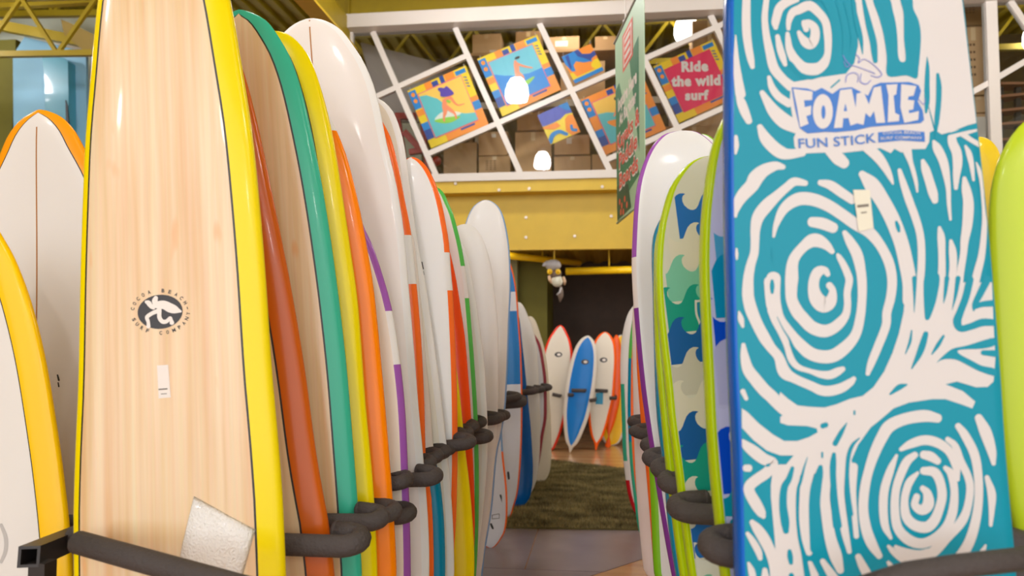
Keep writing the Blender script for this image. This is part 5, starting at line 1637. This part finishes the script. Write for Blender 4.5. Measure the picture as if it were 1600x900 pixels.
def surfer(p, kind):
    I = lambda pts: [(0.14 + 0.73 * q[0], 0.13 + 0.74 * q[1]) + ((q[2] * 0.73,) if len(q) > 2 else ()) for q in pts]
    border(p)
    p.shapes('picture_edge', pPk, [fan([(0.125, 0.115), (0.88, 0.115), (0.88, 0.885), (0.125, 0.885)])], 4)
    p.shapes('sky', {0: pSky, 1: pAqua, 2: pSky}[kind], [fan(I([(0, 0), (1, 0), (1, 1), (0, 1)]))], 5)
    if kind == 0:
        p.shapes('sea', pT, [fan(I([(0, 0.05), (0.15, 0.08), (0.35, 0.25), (0.5, 0.5), (0.6, 0.66), (0.8, 0.78), (1, 0.84), (1, 1), (0, 1)]))], 6)
        p.shapes('foam', pWht, [fan(I([(0.12, 0.66), (0.30, 0.56), (0.5, 0.60), (0.72, 0.74), (0.5, 0.74)]), 3)], 7)
        p.shapes('board_print', pLime, [fan(I([(0.10, 0.66), (0.3, 0.68), (0.5, 0.73), (0.68, 0.80), (0.45, 0.84), (0.25, 0.78)]), 3)], 8)
        p.shapes('figure', pSkin, [ribbon(I([(0.48, 0.36, 0.10), (0.43, 0.46, 0.10), (0.40, 0.58, 0.09), (0.33, 0.68, 0.045), (0.31, 0.75, 0.04)])), ribbon(I([(0.45, 0.48, 0.10), (0.53, 0.60, 0.08), (0.58, 0.70, 0.045), (0.57, 0.80, 0.04)])), ribbon(I([(0.50, 0.34, 0.07), (0.62, 0.34, 0.06), (0.66, 0.47, 0.045), (0.72, 0.56, 0.03), (0.85, 0.58, 0.02)])), fan(I(ell(0.60, 0.31, 0.05, 0.06, 14)))], 9)
        p.shapes('hair', pHair, [fan(I([(0.48, 0.05), (0.57, 0.10), (0.63, 0.08), (0.70, 0.20), (0.72, 0.30), (0.58, 0.30), (0.44, 0.24), (0.46, 0.15), (0.43, 0.08)]), 3)], 10)
        p.shapes('swimwear', pLime, [ribbon(I([(0.53, 0.38, 0.05), (0.57, 0.42, 0.05)]))], 10)
    elif kind == 1:
        p.shapes('sea', pB, [fan(I([(0, 0.28), (0.2, 0.40), (0.45, 0.50), (0.7, 0.56), (1, 0.56), (1, 1), (0, 1)]))], 6)
        p.shapes('board_print', pLime, [fan(I([(0.08, 0.78), (0.3, 0.74), (0.6, 0.68), (0.78, 0.68), (0.6, 0.78), (0.3, 0.84)]), 3)], 8)
        p.shapes('figure', pSkin, [ribbon(I([(0.53, 0.20, 0.05), (0.52, 0.27, 0.10), (0.50, 0.36, 0.11), (0.46, 0.46, 0.09)])), ribbon(I([(0.55, 0.28, 0.06), (0.66, 0.38, 0.045), (0.80, 0.48, 0.03)])), ribbon(I([(0.48, 0.46, 0.09), (0.40, 0.58, 0.06), (0.36, 0.72, 0.04)])), ribbon(I([(0.48, 0.46, 0.09), (0.54, 0.58, 0.06), (0.52, 0.70, 0.04)]))], 9)
        p.shapes('hair', pBlk, [fan(I(ell(0.60, 0.15, 0.06, 0.03, 14)))], 10)
    else:
        p.shapes('sea', pT, [fan(I([(0, 0.28), (0.2, 0.32), (0.4, 0.42), (0.6, 0.50), (0.85, 0.48), (1, 0.50), (1, 1), (0, 1)]))], 6)
        p.shapes('board_print', pO, [fan(I([(0.12, 0.52), (0.35, 0.56), (0.6, 0.68), (0.4, 0.76), (0.22, 0.68)]), 3)], 8)
        p.shapes('figure', pSkin, [ribbon(I([(0.50, 0.17, 0.07), (0.46, 0.32, 0.10), (0.42, 0.45, 0.09)])), ribbon(I([(0.46, 0.26, 0.05), (0.36, 0.40, 0.04), (0.30, 0.46, 0.03)])), ribbon(I([(0.42, 0.45, 0.09), (0.40, 0.62, 0.05)]))], 9)
        p.shapes('hair', pBlk, [fan(I(ell(0.50, 0.12, 0.06, 0.045, 14)))], 10)
surfer(Poster('square poster of a violet-haired surfer on a yellow sky, leftmost in the window', [(636.5, 142), (727.5, 102), (763.5, 194), (673.5, 232)]), 0)
surfer(Poster('square poster of a dark-haired surfer on blue water, overlaid by a lamp reflection', [(745.5, 92), (839, 54), (876.5, 140), (785, 182)]), 1)
Poster.base = pO
p5 = Poster('square poster with yellow sky and teal sea, half hidden by the green banner', [(907, 156), (1003, 115), (1041, 202), (946, 242)])
surfer(p5, 2)
Poster.base = pY
p6 = Poster('pink poster with white slogan lettering', [(1020.5, 104), (1114.5, 61.5), (1156, 149), (1061, 192)])
border(p6)
p6.shapes('pink_field', pMag, [rc(0.125, 0.12, 0.885, 0.885)], 4)
def ptext(p, s, cpx, wpx, hpx, y=None):
    # lettering stands level although the poster is tilted
    pr = text2d(s, (cpx[0] - wpx / 2, cpx[1] + hpx / 2), (cpx[0] + wpx / 2, cpx[1] + hpx / 2 - wpx * 0.03), hpx, 0.055)
    return pieces('letter', [at_y(a[0], a[1], YPOS - 0.014) - p.o for a in pr[0]], pr[1], pWht, p.t)
ptext(p6, 'Ride', (1086, 104), 42, 15)
ptext(p6, 'the wild', (1087.5, 127), 77, 15)
ptext(p6, 'surf', (1089, 149), 37, 14)
Poster.base = pO
p3 = Poster('small square poster with blue and orange wave shapes, upper of the two small ones', [(877.5, 89), (923, 68), (943.5, 110), (898.5, 131)])
p3.shapes('blue_wave', pB, [fan([(0, 0), (0.42, 0), (0.50, 0.18), (0.78, 0.42), (0.80, 0.55), (0.55, 0.48), (0.34, 0.34), (0.22, 0.42), (0.20, 0.62), (0.10, 0.60), (0, 0.30)])], 1)
p3.shapes('navy_wave', pN, [fan([(0.42, 0), (0.56, 0), (0.62, 0.20), (0.85, 0.30), (1, 0.25), (1, 0.42), (0.84, 0.46), (0.76, 0.52), (0.62, 0.36), (0.46, 0.22)]), fan([(0.10, 0.05), (0.22, 0.03), (0.14, 0.45), (0.06, 0.55)])], 2)
p3.shapes('yellow_patch', pY, [fan(ell(0.93, 0.70, 0.22, 0.16, 18)), fan([(0, 0.62), (0.10, 0.64), (0.16, 0.82), (1, 0.82), (1, 0.90), (0, 0.90)])], 2)
p3.shapes('blue_band', pB, [rc(0, 0.87, 1, 1)], 3)
Poster.base = PC('yellow_b', (252, 222, 50))
p4 = Poster('small square poster with indigo top and orange curve, lower of the two small ones', [(839.5, 180), (886.5, 159), (907, 206), (860.5, 226)])
p4.shapes('indigo_band', pInd, [fan([(0, 0), (1, 0), (1, 0.36), (0.8, 0.32), (0.6, 0.40), (0.3, 0.42), (0, 0.40)])], 1)
p4.shapes('blue_patch', pB, [fan([(0.68, 0), (1, 0), (1, 0.28), (0.86, 0.22)])], 2)
p4.shapes('orange_curve', pO, [fan([(0.72, 0.46), (0.86, 0.38), (1, 0.42), (1, 1), (0.72, 1), (0.60, 0.80)]), fan([(0, 0.42), (0.45, 0.44), (0.52, 0.60), (0.3, 0.62), (0, 0.48)])], 2)
p4.shapes('blue_arc', pB, [ribbon([(0.02, 0.92, 0.14), (0.18, 0.76, 0.14), (0.40, 0.74, 0.12), (0.58, 0.90, 0.10)]), ribbon([(0.82, 0.72, 0.08), (0.80, 0.84, 0.09), (0.90, 0.90, 0.09)])], 3)

# ------------------------------------------------------------------ hanging banner
TLp, TRp = at_y(961, 68, 6.85), at_y(1006, -27, 5.72)
BLp, BRp = at_y(965, 348, 6.85), at_y(1008, 312, 5.72)
bo = (TLp + TRp) / 2
bn = thing('hanging_banner', 'green vertical banner with red and white lettering hanging above the aisle', 'banner', bo)
nrm = (TRp - TLp).cross(BLp - TLp).normalized()
if nrm.dot(CAM - bo) < 0:
    nrm = -nrm
def bp_(u, v, l=0.0):
    return (TLp * (1 - u) + TRp * u) * (1 - v) + (BLp * (1 - u) + BRp * u) * v + nrm * l - bo
def sheet(name, m, vf, l):
    return obj(name, [bp_(p[0], p[1], l) for p in vf[0]], vf[1], m, bn)
BPALE = mat('banner_pale', (178, 212, 176), 0.5); BGRN = mat('banner_green', (62, 136, 96), 0.5, vary=0.15); BRED = mat('banner_red', (238, 96, 72), 0.5); BWH = mat('banner_white', (244, 232, 226), 0.5); BDK = mat('banner_dark', (46, 104, 78), 0.5, vary=0.5)
v = [bp_(u, w, l) for l in (0, -0.004) for u, w in ((0, 0), (1, 0), (1, 1), (0, 1))]
obj('cloth', v, [(0, 1, 2, 3), (7, 6, 5, 4), (0, 4, 5, 1), (1, 5, 6, 2), (2, 6, 7, 3), (3, 7, 4, 0)], BPALE, bn)
sheet('green_panel', BGRN, fan([(0.0, 0.27), (0.84, 0.20), (0.84, 0.86), (0.35, 0.90), (0.0, 0.90)]), 0.002)
sheet('photo_strip', BDK, fan([(0.0, 0.80), (0.45, 0.85), (0.55, 0.98), (0.0, 0.99)]), 0.003)
sheet('red_box', BRED, rc(0.30, 0.05, 0.66, 0.245), 0.003)
sheet('box_rim', BWH, rc(0.335, 0.066, 0.625, 0.23), 0.004)
sheet('box_field', BRED, rc(0.36, 0.078, 0.60, 0.218), 0.005)
for i in range(3):
    sheet('box_mark', BWH, fan([(0.385, 0.095 + 0.04 * i), (0.575, 0.095 + 0.04 * i), (0.575, 0.118 + 0.04 * i), (0.385, 0.118 + 0.04 * i)]), 0.006)
for i, (a, c_) in enumerate(((0.12, 0.90), (0.2, 0.93), (0.32, 0.91), (0.16, 0.96), (0.4, 0.95), (0.26, 0.97))):
    sheet('photo_spot', BRED, fan(ell(a, c_, 0.03, 0.018, 10)), 0.004)
def btext(s, u0, u1, v, h, m, l, bold=0.03):
    V, Fc = text_mesh(s, bold)
    return pieces('letter', [bp_(u0 + (u1 - u0) * x, v - h * y, l) for x, y in V], Fc, m, bn)
btext('Inquire Here', 0.10, 0.78, 0.405, 0.066, BWH, 0.004, 0.05)
btext('At Register', 0.14, 0.76, 0.495, 0.062, BWH, 0.004, 0.05)
for s_, a, c_, vv_ in (('Kayaks &', 0.06, 0.86, 0.615), ('Paddle', 0.12, 0.78, 0.72), ('Boards', 0.12, 0.80, 0.83)):
    btext(s_, a - 0.012, c_ + 0.012, vv_ + 0.004, 0.084, BWH, 0.004, 0.075)
    btext(s_, a, c_, vv_, 0.076, BRED, 0.006, 0.02)
MB().tube([bp_(-0.02, -0.005), bp_(1.02, -0.005)], 0.012, 8).build('top_rail', mat('rail_grey', (150, 140, 130), 0.4), bn, True)
MB().tube([bp_(-0.02, 1.0), bp_(1.02, 1.0)], 0.010, 8).build('bottom_rail', BPALE, bn, True)
for u in (0.40, 0.95):
    a = bp_(u, -0.01)
    MB().tube([a, Vector((a.x, a.y, RZ - bo.z))], 0.006, 6).build('cord', FRAME, bn)

# ------------------------------------------------------------------ hanging sea-animal ornament
oc = at_y(868, 436, 10.5)
orn = thing('hanging_ornament', 'grey and white hanging sea-animal ornament with yellow goggle eyes', 'ornament', oc)
gm, ym, wm, fm, mm = mat('ornament_grey', (182, 178, 180), 0.4), mat('ornament_yellow', (250, 206, 30), 0.3, 0.4), mat('ornament_white', (226, 226, 208), 0.5), mat('ornament_flipper', (205, 172, 140), 0.5), mat('ornament_muzzle', (122, 104, 92), 0.5)
def oq(px, py, y=9.3):
    return at_y(px, py, y + 1.2) - oc
u1 = (oq(869, 436) - oq(868, 436)).length
MB().ball(oq(864.5, 414.5), (12.5 * u1, 0.10, 9 * u1), 18, 12).build('head', gm, orn, True)
MB().tube([oq(856, 412, 9.28), oq(851, 413.6, 9.25), oq(848, 415.5, 9.22)], [5 * u1, 3.4 * u1, 0.6 * u1], 10).build('beak', gm, orn, True)
MB().ball(oq(868, 428), (9.5 * u1, 0.085, 8 * u1), 16, 10).build('muzzle', mm, orn, True)
for px in (859, 872):
    g_ = MB().ball(oq(px, 424.5, 9.21), (4.2 * u1, 0.03, 4.6 * u1), 14, 10).build('goggle', ym, orn, True)
    MB().ball(oq(px, 424.5, 9.185), (1.9 * u1, 0.012, 2.0 * u1), 10, 8).build('goggle_lens', mat('lens_amber', (222, 170, 20), 0.2), g_, True)
MB().ball(oq(870.5, 439), (9 * u1, 0.08, 9.5 * u1), 16, 12).build('belly', wm, orn, True)
MB().tube([oq(858, 431, 9.24), oq(859, 437, 9.22), oq(862, 443, 9.24)], [2.2 * u1, 2.8 * u1, 1.4 * u1], 10).build('flipper', fm, orn, True)
MB().tube([oq(880, 433, 9.24), oq(882, 439, 9.22), oq(882, 445, 9.24)], [2.2 * u1, 2.8 * u1, 1.4 * u1], 10).build('flipper', fm, orn, True)
MB().tube([oq(876, 447), oq(877, 453), oq(876, 462), oq(875, 472)], [1.6 * u1, 3.0 * u1, 4.4 * u1, 0.8 * u1], 10).build('tail', mm, orn, True)
MB().tube([oq(877, 449, 9.26), oq(875, 456, 9.25), oq(870, 461, 9.25)], [1.4 * u1, 1.7 * u1, 1.2 * u1], 8).build('tail_stripe', gm, orn, True)
MB().tube([oq(866, 408), oq(866, 396), oq(866, 378)], 0.012, 8).build('hanger', YP, orn, True)
